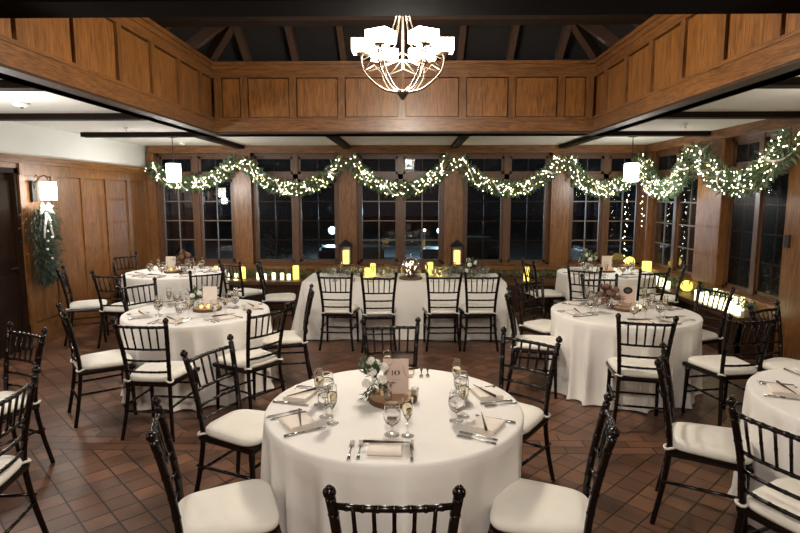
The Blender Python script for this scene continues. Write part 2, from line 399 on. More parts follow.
b = MB(); b.box(SXL-.1, SXR+.1, SY+.08, SY+.12, zb0, ZT)
xs = (-2.50, -2.16, -1.53, -.90, -.12, .66, 1.29, 1.92, 2.28)
for p, q in zip(xs, xs[1:]): b.box(p+.057, q-.057, SY+.028, SY+.08, zr0+.012, zr1-.012)
trim(b, M['panel_v'])
for (x, s) in ((SXL, -1), (SXR, 1)):
    def bb(b, a, c, y0, y1, z0, z1): b.box(min(x+s*a, x+s*c), max(x+s*a, x+s*c), y0, y1, z0, z1)
    b = MB(); bb(b, .08, .12, YF, SY+.12, zb0, ZT); y = SY-.35
    bb(b, .028, .08, y+.052, SY-.012, zr0+.012, zr1-.012)
    while y > YF: bb(b, .028, .08, y-.655+.052, y-.052, zr0+.012, zr1-.012); y -= .655
    trim(b, M['panel_v'])
    b = MB(); bb(b, 0, .08, YF, SY+.02, zb0, zr0); bb(b, 0, .08, YF, SY+.02, zr1, ZT); bb(b, -.018, 0, YF, SY, ZT-.05, ZT); bb(b, -.01, 0, YF, SY, zr0-.03, zr0); trim(b, M['wood_y'])
    b = MB(); y = SY-.35
    while y > YF:
        bb(b, .004, .08, y-.04, y+.04, zr0, zr1); y -= .655
    trim(b, M['wood_v'])
# plate moulding
b = MB(); b.box(SXL-.1, SXR+.1, SY-.05, SY+.1, ZT, ZT+.04); trim(b, M['wood_x'])
for (a, c) in ((SXL-.1, SXL+.05), (SXR-.05, SXR+.1)): trim(MB().box(a, c, YF, SY-.05, ZT, ZT+.04), M['wood_y'])
# hipped roof over the coffer
XM = (SXL+SXR)/2; half = (SXR-SXL)/2+.15; sl = .72; ZR = ZT+.1+half*sl; YR = SY+.15-half
b = MB(); bm = b.bm
A_ = [bm.verts.new(p) for p in ((XM-half, SY+.15, ZT+.1), (XM+half, SY+.15, ZT+.1), (XM, YR, ZR), (XM, YF, ZR), (XM-half, YF, ZT+.1), (XM+half, YF, ZT+.1))]
bm.faces.new((A_[0], A_[1], A_[2])); bm.faces.new((A_[0], A_[2], A_[3], A_[4])); bm.faces.new((A_[1], A_[5], A_[3], A_[2]))
r = bmesh.ops.extrude_face_region(bm, geom=bm.faces[:]); bmesh.ops.translate(bm, vec=(0, 0, .12), verts=[v for v in r['geom'] if isinstance(v, bmesh.types.BMVert)])
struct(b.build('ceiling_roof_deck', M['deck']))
for x in (-2.1, -1.48, -.86, -.11, .62, 1.25, 1.87):
    t = (half-abs(x-XM)); y1 = SY+.1-t
    trim(MB().beam((x, SY+.05, ZT+.07), (x, y1, ZT+.02+t*sl), .075, .13), M['rafter'])
for y in (6.9, 6.1, 5.3, 4.5, 3.7, 2.9):
    for s in (-1, 1):
        t = min(half, SY+.15-y)
        trim(MB().beam((XM+s*(half-.05), y, ZT+.07), (XM+s*(half-t), y, ZT+.02+t*sl), .075, .13), M['rafter'])
for s in (-1, 1): trim(MB().beam((XM+s*(half-.05), SY+.1, ZT+.04), (XM, YR, ZR-.06), .09, .17), M['rafter'])
for y in (3.35,):     # heavy tie beam crossing just above the frame
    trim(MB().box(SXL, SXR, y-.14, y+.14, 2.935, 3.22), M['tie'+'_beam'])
trim(MB().box(SXL, SXR, 5.75, 5.95, ZT+.05, ZT+.28), M['dark_x'])
for s in (-1, 1): trim(MB().beam((XM+s*1.55, 5.85, ZT+.2), (XM+s*.8, 5.85, ZT+1.1), .1, .14), M['dark_x'])

# ------------------------------------------------------------------ night outside
struct(MB().box(-60, 60, YB+.4, 90, -1.6, -1.5).build('ground_outside', M['snow']))
def lamp_post(x, y, z, label, r, m):
    t = thing('street_lamp', label, 'street lamp', (x, y, -1.5), 0)
    MB().tube([(0, 0, 0), (0, 0, z+1.5)], .06).build('pole', M['black'], t)
    MB().ball((0, 0, z+1.5), r, 12, 8).build('lamp_head', m, t)
lamp_post(-4.2, 30, .0, 'blue-white street lamp outside, seen left of the left candle lantern', .22, M['bluelamp'])
lamp_post(1.55, 30, .0, 'blue-white street lamp outside, seen left of the right candle lantern', .16, M['bluelamp'])
lamp_post(.75, 31, -.05, 'small white street lamp outside beside a brighter one', .07, M['outlamp'])
lamp_post(7.4, 17, -.4, 'small white street lamp outside, low in the fourth window from the left', .06, M['outlamp'])
lamp_post(20, 24, -1.1, 'white street lamp outside the window on the right wall', .14, M['outlamp'])
def car(x, y, rz, label):
    t = thing('parked_car', label, 'car', (x, y, -1.5), rz, None)
    b = MB(); b.box(-2.1, 2.1, -.85, .85, .3, .85); b.box(-1.2, 1.3, -.72, .72, .85, 1.4)
    bmesh.ops.bevel(b.bm, geom=b.bm.edges[:], offset=.12, segments=2, affect='EDGES'); b.build('car_body', M['car'], t)
    for wx in (-1.3, 1.3):
        for wy in (-.85, .85):
            MB().tube([(wx, wy-.1, .33), (wx, wy+.1, .33)], .33, 14).build('wheel', M['black'], t)
car(-2.4, 22, .15, 'grey car parked outside, seen through the middle window left half')
car(2.6, 27, -.1, 'grey car parked outside, seen through the middle window right half')
car(7.6, 22, .1, 'grey car parked outside, seen through the window right of the lantern')
for i, (x, y, h, lb) in enumerate(((-9, 20, 1.6, 'dark round bush outside the leftmost window'), (-6, 26, 2.0, 'dark round bush outside the second window from the left'), (12.5, 20, 1.4, 'dark round bush outside the window by the right corner'))):
    b = MB(); rnd = random.Random(i)
    for k in range(500):
        d = Vector((rnd.gauss(0, 1), rnd.gauss(0, 1), abs(rnd.gauss(0, 1)))).normalized(); b.leaf(Vector((0, 0, .2))+Vector((d.x, d.y, d.z*h*.8))*rnd.uniform(.5, 1.1), d, Vector((0, 0, 1)), .3, .15)
    tag(b.build('bush', M['bush'], None, (x, y, -1.5)), lb, 'bush')

# ------------------------------------------------------------------ chiavari chair
def cat(pts, n):
    P = [Vector(p) for p in pts]; P = [P[0]*2-P[1]]+P+[P[-1]*2-P[-2]]; out = []
    for i in range(1, len(P)-2):
        for k in range(n):
            t = k/n; a, b, c, d = P[i-1:i+3]
            out.append(.5*((2*b)+(c-a)*t+(2*a-5*b+4*c-d)*t*t+(3*b-a-3*c+d)*t**3))
    out.append(P[-2]); return out
def turned(mb, pts, r, beads, n=9, br=1.45, taper=(1, 1)):
    """round bar with bamboo-like rings at the fractions in beads"""
    L = [0]
    for a, b in zip(pts, pts[1:]): L.append(L[-1]+(Vector(b)-Vector(a)).length)
    ts = set(x/L[-1] for x in L)
    for q in beads:
        for e in (-.020, -.010, 0, .010, .020): ts.add(min(1, max(0, q+e*.45/max(L[-1], .2))))
    ts = sorted(ts); P = []; R = []
    for t in ts:
        s = t*L[-1]; i = max(j for j in range(len(L)) if L[j] <= s+1e-9); i = min(i, len(pts)-2)
        u = (s-L[i])/(L[i+1]-L[i]); P.append(Vector(pts[i]).lerp(Vector(pts[i+1]), u))
        k = taper[0]+(taper[1]-taper[0])*t
        d = min([abs(t-q)*L[-1] for q in beads] or [9])
        R.append(r*k*(br if d < .003 else (1+(br-1)*.6 if d < .006 else 1)))
    mb.tube(P, R, n); return mb
def UPZ(z): return z if z < .45 else .45+(z-.45)*1.06
def make_chair(label, loc, rz):
    t = thing('chiavari_chair', label, 'chair', loc, rz, 'dark mahogany banquet chairs around the tables')
    ch = M['chair']
    for s in (-1, 1):
        pts = cat([(s*.205, -.255, 0), (s*.180, -.215, .22), (s*.168, -.19, .44), (s*.175, -.205, UPZ(.62)), (s*.193, -.245, UPZ(.82)), (s*.203, -.268, UPZ(.905))], 4)
        m = MB(); turned(m, pts, .0165, (.25, .49, .62, .72, .82, .93), 10, 1.14, (.88, 1.05))
        m.ball((s*.205, -.272, UPZ(.925)), .0225, 10, 8, .95); m.ball((s*.206, -.274, UPZ(.942)), .012, 8, 6, .7)
        m.build('back_post', ch, t, smooth=True)
        m = MB(); turned(m, [(s*.192, .185, .43), (s*.197, .192, .2), (s*.2, .2, 0)], .0165, (.12, .45, .7), 10, 1.14, (1.1, .78)); m.build('front_leg', ch, t, smooth=True)
    def rail(z, y, hx, r, beads, nm):
        bow = .018; z = UPZ(z)
        m = MB(); turned(m, [(-hx, y, z), (-hx*.5, y-bow, z), (0, y-bow*1.2, z), (hx*.5, y-bow, z), (hx, y, z)], r, beads, 8, 1.22); m.build(nm, ch, t, smooth=True)
    rail(.875, -.258, .198, .0115, (.12, .25, .37, .5, .63, .75, .88), 'top_rail')
    rail(.705, -.220, .180, .0095, (.15, .32, .5, .68, .85), 'crossbar')
    rail(.615, -.203, .173, .0095, (.2, .4, .6, .8), 'crossbar')
    rail(.530, -.195, .169, .0095, (.2, .4, .6, .8), 'crossbar')
    for k in range(5):
        f = (k-2)/3.0; 
        m = MB(); turned(m, [(f*.18, -.236, UPZ(.70)), (f*.19, -.257, UPZ(.79)), (f*.197, -.276, UPZ(.878))], .0072, (.5,), 7, 1.2); m.build('spindle', ch, t, smooth=True)
    # seat frame, slightly wider at the front
    m = MB(); o = [(-.174, -.197), (.174, -.197), (.214, .206), (-.214, .206)]
    def ring(off, z): return [m.bm.verts.new((x+(off if x > 0 else -off), y+(off if y > 0 else -off), z)) for x, y in o]
    a, b_, c, d = ring(.008, .418), ring(.012, .435), ring(.008, .452), None
    for p, q in ((a, b_), (b_, c)):
        for k in range(4): m.bm.faces.new((p[k], p[(k+1) % 4], q[(k+1) % 4], q[k]))
    m.bm.faces.new(a[::-1]); m.bm.faces.new(c); m.build('seat_frame', ch, t)
    for nm, p, q in (('stretcher', (-.19, -.225, .26), (-.196, .19, .26)), ('stretcher', (.19, -.225, .26), (.196, .19, .26)), ('stretcher', (-.196, .19, .32), (.196, .19, .32)), ('stretcher', (-.198, .193, .19), (.198, .193, .19)), ('stretcher', (-.185, -.22, .22), (.185, -.22, .22))):
        m = MB(); turned(m, [p, q], .0095, (.25, .5, .75), 8, 1.2); m.build(nm, ch, t, smooth=True)
    # padded cushion
    m = MB(); N = 32; rings = []
    for (k, z) in ((.90, .452), (.985, .456), (1.015, .470), (1.0, .486), (.95, .498), (.80, .507), (.5, .513), (.2, .515)):
        rg = []
        for i in range(N):
            a = 2*PI*i/N; c, s = math.cos(a), math.sin(a); e = .42
            x = math.copysign(abs(c)**e, c); y = math.copysign(abs(s)**e, s)
            hw = .203+.026*y
            rg.append(m.bm.verts.new((x*hw*k, (y*.214+.006)*k, z)))
        rings.append(rg)
    for p, q in zip(rings, rings[1:]):
        for i in range(N): m.bm.faces.new((p[i], p[(i+1) % N], q[(i+1) % N], q[i]))
    m.bm.faces.new(rings[-1]); m.bm.faces.new(rings[0][::-1])
    cu = m.build('seat_cushion', M['cushion'], t, smooth=True)
    for s in (-1, 1):
        m = MB(); m.tube([(s*.170+.025*math.cos(a), -.192+.025*math.sin(a), .462+.005*math.sin(2*a)) for a in [2*PI*i/12 for i in range(13)]], .0075, 6)
        m.tube([(s*.150, -.170, .465), (s*.135, -.15, .470)], .007, 5)
        m.build('cushion_tie', M['tie'], cu, smooth=True)
    return t
CH = [  # x, y, facing (degrees), label
 (-.055, 1.945, 91, 'chair cut off at the bottom centre, its back to the camera'),
 (-.83, 2.36, 22, 'chair front left of the centre table, large seat cut by the lower edge'),
 (.60, 2.41, 164, 'chair front right of the centre table, seat cut by the lower edge'),
 (-1.01, 3.30, -22, 'chair at the back left of the centre table, angled toward it'),
 (-.115, 3.84, -83, 'chair behind the rose centrepiece, only its back showing'),
 (.63, 3.50, -130, 'chair at the back right of the centre table'),
 (-2.01, 4.36, 86, 'chair at the near side of the middle left table, back to camera'),
 (-2.655, 4.66, 38, 'chair left of the middle left table, seen side on'),
 (-2.73, 5.82, -33, 'chair between the middle left and far left tables, back showing'),
 (-1.25, 5.46, 191, 'chair right of the middle left table, seen edge on'),
 (-1.40, 4.73, 145, 'chair at the front right of the middle left table'),
 (-3.63, 6.94, 84, 'chair at the near side of the far left table'),
 (-4.19, 7.10, 24, 'chair against the panelled wall below the greenery swag'),
 (-2.68, 7.05, 128, 'chair at the front right of the far left table'),
 (-4.34, 8.66, -35, 'chair at the back left of the far left table'),
 (-2.42, 8.05, 60, 'chair before the candle ledge beside the far left table'),
 (-1.82, 7.66, 10, 'chair at the left end of the long head table'),
 (1.93, 8.05, 12, 'chair left of the far right table by the ledge'),
 (-.89, 6.91, 87, 'first chair from the left at the long head table'),
 (-.395, 6.84, 94, 'second chair from the left at the long head table'),
 (.385, 6.91, 93, 'third chair from the left at the long head table'),
 (.845, 6.92, 92, 'fourth chair from the left at the long head table'),
 (1.87, 4.53, 77, 'chair at the near side of the middle right table, back to camera'),
 (2.20, 6.25, -88, 'chair behind the middle right table, back above the glasses'),
 (1.20, 5.32, -12, 'chair left of the middle right table, seat facing the cloth'),
 (1.47, 6.02, -56, 'chair at the back left of the middle right table'),
 (2.36, 7.48, 63, 'chair at the near left of the far right table'),
 (3.00, 7.32, 103, 'chair at the near right of the far right table'),
 (3.46, 7.74, 155, 'chair right of the far right table, seen edge on'),
 (2.87, 5.68, 198, 'chair at the back right of the middle right table before ledge candles'),
 (2.62, 4.62, 100, 'chair at the front right of the middle right table'),
 (3.15, 4.55, -60, 'chair turned away behind the right edge table'),
 (1.72, 3.14, -27, 'chair left of the right edge table, whole seat visible'),
 (1.79, 2.42, 25, 'chair cut off at the bottom right corner'),
 (-2.24, 2.64, 189, 'chair cut off at the lower left corner'),
 (-2.83, 3.60, 245, 'chair at the left edge, upper one of two there'),
]
first = None
for x, y, f, lb in CH:
    rz = math.radians(f-90)
    if first is None: first = make_chair('dark mahogany '+lb, (x, y, 0), rz)
    else: dup(first, (x, y, 0), rz, 'dark mahogany '+lb)

# ------------------------------------------------------------------ tables and cloths
ZTAB = .760
def round_table(x, y, r, seed, where):
    t = thing('round_table', 'round banquet table hidden under the white cloth, '+where, 'table', (x, y, 0))
    MB().lathe([(0, .725), (r-.02, .725), (r-.02, .752), (0, .752)], 32).build('tabletop', M['slice_top'], t)
    for a in range(4):
        c, s = math.cos(a*PI/2+.5), math.sin(a*PI/2+.5)
        MB().tube([(c*.3, s*.3, .725), (c*.34, s*.34, 0)], .014).build('leg', M['black'], t)
    rnd = random.Random(seed); n = 240; b = MB()
    nf = rnd.choice((7, 8, 9)); ph = rnd.random()*6; ph2 = rnd.random()*6
    prof = [(0, ZTAB, 0), (.5, ZTAB, 0), (.97, ZTAB, 0), (.992, ZTAB-.003, 0), (1.0, ZTAB-.014, 0), (1.0, .70, .10), (.992, .62, .32), (.985, .5, .55), (.978, .36, .78), (.975, .2, .95), (.98, .07, 1.05), (1.0, .012, 1.2)]
    rings = []
    for k, (f, z, am) in enumerate(prof):
        if f == 0: rings.append([b.bm.verts.new((0, 0, z))]); continue
        rg = []
        for i in range(n):
            a = 2*PI*i/n
            u = math.sin(nf*a+ph+1.1*math.sin(2*a+ph2)+.6*math.sin(5*a)); w = (1-abs(u))**1.5*2.2-.75+.3*math.sin((nf+4)*a+ph2)+.35*math.sin(3*a+ph)
            rr = r*f+am*(.036*w)
            rg.append(b.bm.verts.new((rr*math.cos(a), rr*math.sin(a), z)))
        rings.append(rg)
    for p, q in zip(rings, rings[1:]):
        for i in range(n):
            j = (i+1) % n
            if len(p) == 1: b.bm.faces.new((p[0], q[i], q[j]))
            else: b.bm.faces.new((p[i], q[i], q[j], p[j]))
    o = b.build('tablecloth', M['cloth'], None, (x, y, 0), smooth=True)
    tag(o, 'white floor length cloth on the round '+where, 'tablecloth', 'white round tablecloths')
T1, T2, T3, T4, T5, T6 = (-.087, 2.9155), (-2.085, 5.375), (-3.45, 8.12), (2.07, 5.418), (2.85, 8.23), (2.62, 2.98)
W = {1: 'centre table', 2: 'middle left table', 3: 'far left table', 4: 'middle right table', 5: 'far right table', 6: 'right edge table'}
TT = {1: T1, 2: T2, 3: T3, 4: T4, 5: T5, 6: T6}
for k, c in TT.items(): round_table(c[0], c[1], .72 if k == 3 else .684, k*11, W[k])
# head table
t = thing('long_table', 'long banquet table hidden under the white cloth before the windows', 'table', (-.09, 7.66, 0))
MB().box(-1.31, 1.31, -.42, .42, .725, .752).build('tabletop', M['slice_top'], t)
for sx in (-1, 1):
    for sy in (-1, 1): MB().tube([(sx*1.1, sy*.33, .725), (sx*1.1, sy*.33, 0)], .014).build('leg', M['black'], t)
b = MB(); hx, hy = 1.335, .44; per = []
def rect_loop(n, rad):
    out = []
    segs = [((hx-rad, -hy), (hx-rad, -hy+rad), -90), ((hx, hy-rad), (hx-rad, hy-rad), 0), ((-hx+rad, hy), (-hx+rad, hy-rad), 90), ((-hx, -hy+rad), (-hx+rad, -hy+rad), 180)]
    cs = [(hx-rad, -hy+rad, -90), (hx-rad, hy-rad, 0), (-hx+rad, hy-rad, 90), (-hx+rad, -hy+rad, 180)]
    for i, (cx, cy, a0) in enumerate(cs):
        for k in range(9):
            a = math.radians(a0+k*90/8); out.append(((cx+rad*math.cos(a), cy+rad*math.sin(a)), (math.cos(a), math.sin(a)), True))
        nx = cs[(i+1) % 4]; a = math.radians(a0+90); p0 = Vector((cx+rad*math.cos(a), cy+rad*math.sin(a))); p1 = Vector((nx[0]+rad*math.cos(a), nx[1]+rad*math.sin(a)))
        m = 60 if i in (1, 3) else 20
        for k in range(1, m): q = p0.lerp(p1, k/m); out.append(((q.x, q.y), (math.cos(a), math.sin(a)), False))
    return out
loop = rect_loop(0, .03); rings = []
for (z, off, am) in ((ZTAB, -.01, 0), (ZTAB-.004, -.002, 0), (ZTAB-.016, 0, 0), (.68, .004, .1), (.5, .015, .4), (.3, .03, .7), (.1, .045, 1), (.01, .06, 1.2)):
    rg = []
    for i, (p, nrm, corner) in enumerate(loop):
        w = math.sin(i*.33)+.6*math.sin(i*.81+1); side = abs(nrm[0]) > .7
        k = off*(3.2 if side else 1)+am*.020*w*(2 if corner else 1)
        rg.append(b.bm.verts.new((p[0]+nrm[0]*k, p[1]+nrm[1]*k, z)))
    rings.append(rg)
for p, q in zip(rings, rings[1:]):
    for i in range(len(p)): j = (i+1) % len(p); b.bm.faces.new((p[i], p[j], q[j], q[i]))
b.bm.faces.new(rings[0])
tag(b.build('tablecloth', M['cloth'], None, (-.09, 7.66, 0), smooth=False), 'white cloth draped over the long head table before the windows', 'tablecloth')

# ------------------------------------------------------------------ tableware
ZS = ZTAB+.002
protos = {}
def goblet_proto():
    t = bpy.data.objects.new('water_goblet', None); COL.objects.link(t)
    prof = [(r_*1.10, z_*.88) for r_, z_ in [(0, .046), (.006, .0465), (.012, .055), (.028, .070), (.037, .095), (.038, .12), (.034, .150), (.0327, .168), (.0325, .171), (.0321, .172), (.0316, .172), (.0313, .171), (.0314, .168), (.0327, .150), (.0366, .12), (.0356, .097), (.0264, .073), (.008, .060), (0, .059)]]
    MB().lathe(prof, 24).build('bowl', M['glassware'], t, smooth=True)
    MB().lathe([(0, .0545), (.010, .0555), (.028, .067), (.0380, .0855), (.0390, .106), (.0382, .118), (.0370, .1183), (0, .1183)], 20).build('ice_water', M['water'], t, smooth=True)
    MB().lathe([(0, 0), (.036, .0005), (.037, .002), (.033, .004), (.009, .009), (.006, .018), (.0062, .0405), (0, .0405)], 20).build('stem', M['glass'], t, smooth=True)
    return t
def flute_proto():
    t = bpy.data.objects.new('champagne_flute', None); COL.objects.link(t)
    prof = [(r_*1.08, z_*.96) for r_, z_ in [(0, .077), (.004, .078), (.010, .088), (.021, .115), (.0245, .145), (.0225, .185), (.0212, .202), (.0210, .2045), (.0207, .205), (.0203, .205), (.0200, .2045), (.0201, .202), (.0214, .185), (.0234, .145), (.0199, .117), (.007, .093), (0, .091)]]
    MB().lathe(prof, 20).build('bowl', M['glassware'], t, smooth=True)
    MB().lathe([(0, .0905), (.007, .0935), (.0200, .1135), (.0240, .139), (.0236, .158), (.0225, .1583), (0, .1583)], 18).build('champagne', M['wine'], t, smooth=True)
    MB().lathe([(0, 0), (.031, .0005), (.032, .002), (.028, .004), (.006, .009), (.0042, .03), (.0043, .0745), (0, .0745)], 18).build('stem', M['glass'], t, smooth=True)
    return t
def fork_proto():
    t = bpy.data.objects.new('dinner_fork', None); COL.objects.link(t)
    b = MB(); b.tube([(0, -.095, .003), (0, -.05, .005), (0, .0, .006), (0, .03, .005)], [.009, .0055, .0035, .004], 8)
    for v in b.bm.verts: v.co.z = .003+(v.co.z-.003)*.5
    b.build('handle', M['steel'], t, smooth=True)
    b = MB(); b.box(-.011, .011, .028, .050, .002, .0045)
    for k in range(4): x = -.0105+k*.006; b.box(x, x+.003, .050, .095, .002, .0045)
    b.build('tines', M['steel'], t); return t
def knife_proto():
    t = bpy.data.objects.new('table_knife', None); COL.objects.link(t)
    b = MB(); b.tube([(0, -.11, .004), (0, -.06, .004), (0, -.01, .004)], [.008, .0065, .005], 8); b.build('handle', M['steel'], t, smooth=True)
    b = MB(); b.box(-.0085, .0085, -.01, .075, .0025, .0045); b.box(-.006, .0085, .075, .10, .0025, .0045); b.build('blade', M['steel'], t); return t
def napkin_proto():
    b = MB()
    for k in range(4):
        b.box(-.078+.001*k, .078-.0015*k, -.066+.002*k, .064, .001+k*.0058, .0060+k*.0058)
    b.tube([(-.077, -.062, .012), (.076, -.062, .012)], .0115, 10)
    bmesh.ops.bevel(b.bm, geom=[e for e in b.bm.edges if e.calc_length() > .1], offset=.002, segments=1, affect='EDGES')
    return b.build('folded_napkin', M['napkin'])
def wand_proto():
    b = MB(); b.tube([(-.105, 0, .007), (-.03, .0, .007), (.03, 0, .007), (.105, 0, .007)], [.0075, .0058, .004, .002], 8); return b.build('tapered_stick', M['wand'], smooth=True)
P_ = dict(goblet=goblet_proto(), flute=flute_proto(), fork=fork_proto(), knife=knife_proto(), napkin=napkin_proto(), wand=wand_proto())
used = set()
def put(kind, x, y, z, rz, label, catg, group):
    pr = P_[kind]
    if kind not in used:
        used.add(kind); pr.location = (x, y, z); pr.rotation_euler = (0, 0, rz); return tag(pr, label, catg, group)
    o = dup(pr, (x, y, z), rz, label, group); o['category'] = catg; return o
def setting(k, ang, seat, jit=0, items='nffkgcw', rho=.51):
    tc = TT[k]; a = math.radians(ang); rnd = random.Random(int(ang*7+k*100))
    ux, uy = math.cos(a), math.sin(a)                       # outwards, towards the diner
    rz = a+PI/2+math.radians(rnd.uniform(-5, 5))            # local +y points to the centre
    c, s = math.cos(rz), math.sin(rz)
    def W_(lx, ly): return (tc[0]+ux*rho+lx*c-ly*s, tc[1]+uy*rho+lx*s+ly*c)
    pl = ' at the '+seat+' of the '+W[k]
    if 'n' in items:
        x, y = W_(rnd.uniform(-.01, .01), 0); put('napkin', x, y, ZS, rz+rnd.uniform(-.08, .08), 'blush folded napkin'+pl, 'napkin', 'blush napkins at the place settings')
        if 'w' in items:
            wa = rnd.uniform(-.7, .5); x, y = W_(0, .01); put('wand', x, y, ZS+.0245, rz+wa, 'dark stick on the napkin'+pl, 'stick', 'dark sticks on the napkins')
    if 'f' in items:
        x, y = W_(-.118, -.005); put('fork', x, y, ZS, rz, 'silver inner fork'+pl, 'fork', 'silver forks left of the napkins')
        x, y = W_(-.158, -.012); put('fork', x, y, ZS, rz, 'silver outer fork'+pl, 'fork', 'silver forks left of the napkins')
    if 'k' in items:
        x, y = W_(.112, -.005); put('knife', x, y, ZS, rz, 'silver table knife'+pl, 'knife', 'silver knives right of the napkins')
    if 'g' in items:
        x, y = W_(.0+rnd.uniform(-.01, .02), .155); put('goblet', x, y, ZS, rnd.random()*6, 'stemmed goblet of ice water'+pl, 'glass', 'water goblets at the place settings')
    if 'c' in items:
        x, y = W_(.082+rnd.uniform(-.01, .015), .145); put('flute', x, y, ZS, rnd.random()*6, 'champagne flute with pale wine'+pl, 'glass', 'champagne flutes at the place settings')
for a, s in ((-92, 'near seat'), (209, 'near left seat'), (168, 'back left seat'), (-32, 'near right seat'), (17, 'back right seat'), (86, 'back seat')): setting(1, a, s, rho=.535)
for a, s in ((-95, 'near seat'), (-148, 'near left seat'), (140, 'back left seat'), (88, 'back seat'), (20, 'right seat'), (-42, 'near right seat')): setting(2, a, s)
for a, s in ((-100, 'near seat'), (-140, 'near left seat'), (-50, 'near right seat'), (140, 'back left seat'), (70, 'back seat'), (10, 'right seat')): setting(3, a, s)
for a, s in ((-95, 'near seat'), (-165, 'left seat'), (130, 'back left seat'), (75, 'back seat'), (25, 'back right seat'), (-50, 'near right seat')): setting(4, a, s)
for a, s in ((-120, 'near left seat'), (-70, 'near right seat'), (-160, 'left seat'), (-20, 'right seat'), (60, 'back right seat'), (130, 'back left seat')): setting(5, a, s)
for a, s in ((160, 'left seat'), (98, 'back seat'), (218, 'near left seat')): setting(6, a, s, items='nffkw' if a != 98 else 'nffkgcw')
# head table settings, diners facing the windows
W[7] = 'long head table'; 
for x, nm in ((-.86, 'first seat'), (-.40, 'second seat'), (.38, 'third seat'), (.84, 'fourth seat')):
    TT[7] = (x, 7.86); setting(7, -90, nm, rho=.50)

# ------------------------------------------------------------------ centrepieces
def wood_slice(x, y, r, where):
    t = thing('wood_slice', 'round bark-edged wood slice under the centrepiece on the '+where, 'wood slice', (x, y, ZS), 0, 'wood slices under the centrepieces')
    rnd = random.Random(int(x*100)); b = MB(); n = 40; rr = [r*(1+.03*math.sin(3*i*2*PI/n+rnd.random())+rnd.uniform(-.015, .015)) for i in range(n)]
    A = [b.bm.verts.new((rr[i]*math.cos(2*PI*i/n), rr[i]*math.sin(2*PI*i/n), 0)) for i in range(n)]
    B = [b.bm.verts.new((v.co.x, v.co.y, .026)) for v in A]; C = [b.bm.verts.new((v.co.x*.93, v.co.y*.93, .026)) for v in A]
    for i in range(n):
        j = (i+1) % n; b.bm.faces.new((A[i], A[j], B[j], B[i])); b.bm.faces.new((B[i], B[j], C[j], C[i]))
    b.bm.faces.new(A[::-1]); b.build('bark_rim', M['bark'], t)
    MB().lathe([(0, .001), (r*.93, .001), (r*.93, .0275), (0, .0275)], n).build('cut_face', M['slice_top'], t)
def text_mesh(s, size, depth):
    cu = bpy.data.curves.new('t', 'FONT'); cu.body = s; cu.size = size; cu.extrude = depth; cu.align_x = 'CENTER'; cu.align_y = 'CENTER'
    o = bpy.data.objects.new('t', cu); COL.objects.link(o); dg = bpy.context.evaluated_depsgraph_get(); me = bpy.data.meshes.new_from_object(o.evaluated_get(dg))
    bpy.data.objects.remove(o); return me
def card(x, y, w, h, rz, m, label, kind):
    t = thing('menu_card', label, 'card', (x, y, ZS+.0285), rz, None)
    tilt = .10
    T = Matrix.Rotation(-tilt, 4, 'X')
    MB().box(-w/2, w/2, -.0012, .0012, 0, h, T).build('card_sheet', m, t)
    MB().box(-w/4, w/4, .004, .022, 0, .012).build('card_stand', M['bark'], t)
    if kind == 10:
        # thick and thin numerals 1 and 0
        b = MB(); z = h*.60
        def P(px, pz): return T @ Vector((px, -.0018, z+pz))
        b.box(-.0225, -.0175, -.0026, -.0014, z-.0125, z+.0125, T)
        for q in (-1, 1): b.box(-.0255, -.0145, -.0026, -.0014, z+q*.0120-.0008, z+q*.0120+.0008, T)
        N = 28; o_, i_ = [], []
        for k in range(N):
            a = 2*PI*k/N; o_.append(P(.006+.0165*math.cos(a), .0135*math.sin(a))); i_.append(P(.006+.0075*math.cos(a), .0122*math.sin(a)))
        vo = [b.bm.verts.new(p) for p in o_]; vi = [b.bm.verts.new(p) for p in i_]
        for k in range(N): b.bm.faces.new((vo[k], vo[(k+1) % N], vi[(k+1) % N], vi[k]))
        b.build('table_number', M['ink'], t)
        b = MB(); b.box(-.028, .028, -.0022, -.0014, h*.40, h*.40+.0012, T); b.build('printed_rule', M['ink_soft'], t)
        b = MB()
        for (p0, p1, p2) in (((-.055, .80), (-.03, .83), (-.012, .95)), ((.060, .45), (.045, .62), (.038, .85)), ((-.06, .62), (-.05, .56), (-.046, .52))):
            pts = [P(px, h*pz-z) for px, pz in (p0, p1, p2)]; b.tube(pts, [.0008, .0026, .0008], 6)
        for v in b.bm.verts: pass
        b.build('marbled_vein', M['ink_soft'], t)
    if kind == 'oval':
        b = MB(); z = h*.78; N = 28
        c = b.bm.verts.new(T @ Vector((0, -.0022, z))); ring = [b.bm.verts.new(T @ Vector((w*.33*math.cos(2*PI*k/N), -.0022, z+w*.25*math.sin(2*PI*k/N)))) for k in range(N)]
        for k in range(N): b.bm.faces.new((c, ring[k], ring[(k+1) % N]))
        b.build('dark_oval', M['ink'], t)
        b = MB()
        for (px, pz, s) in ((-.014, .004, .006), (.0, .006, .009), (.016, -.002, .006), (0, -.01, .006)): b.box(px-s/2, px+s/2, -.0034, -.0024, z+pz-.0015, z+pz+.0015, T)
        b.build('oval_marks', M['card_pale'], t)
        b = MB()
        for px in (-.04, -.022, -.006, .012, .028, .042): b.box(px-.006, px+.005, -.0024, -.0014, h*.10, h*.10+.006, T)
        b.build('printed_line', M['bark'], t)
    if kind == 'faint':
        b = MB(); z = h*.68
        b.box(-.004, .004, -.0024, -.0014, z-.015, z+.015, T); b.box(-.014, .014, -.0024, -.0014, z-.002, z+.002, T)
        b.build('faint_print', M['napkin'], t)
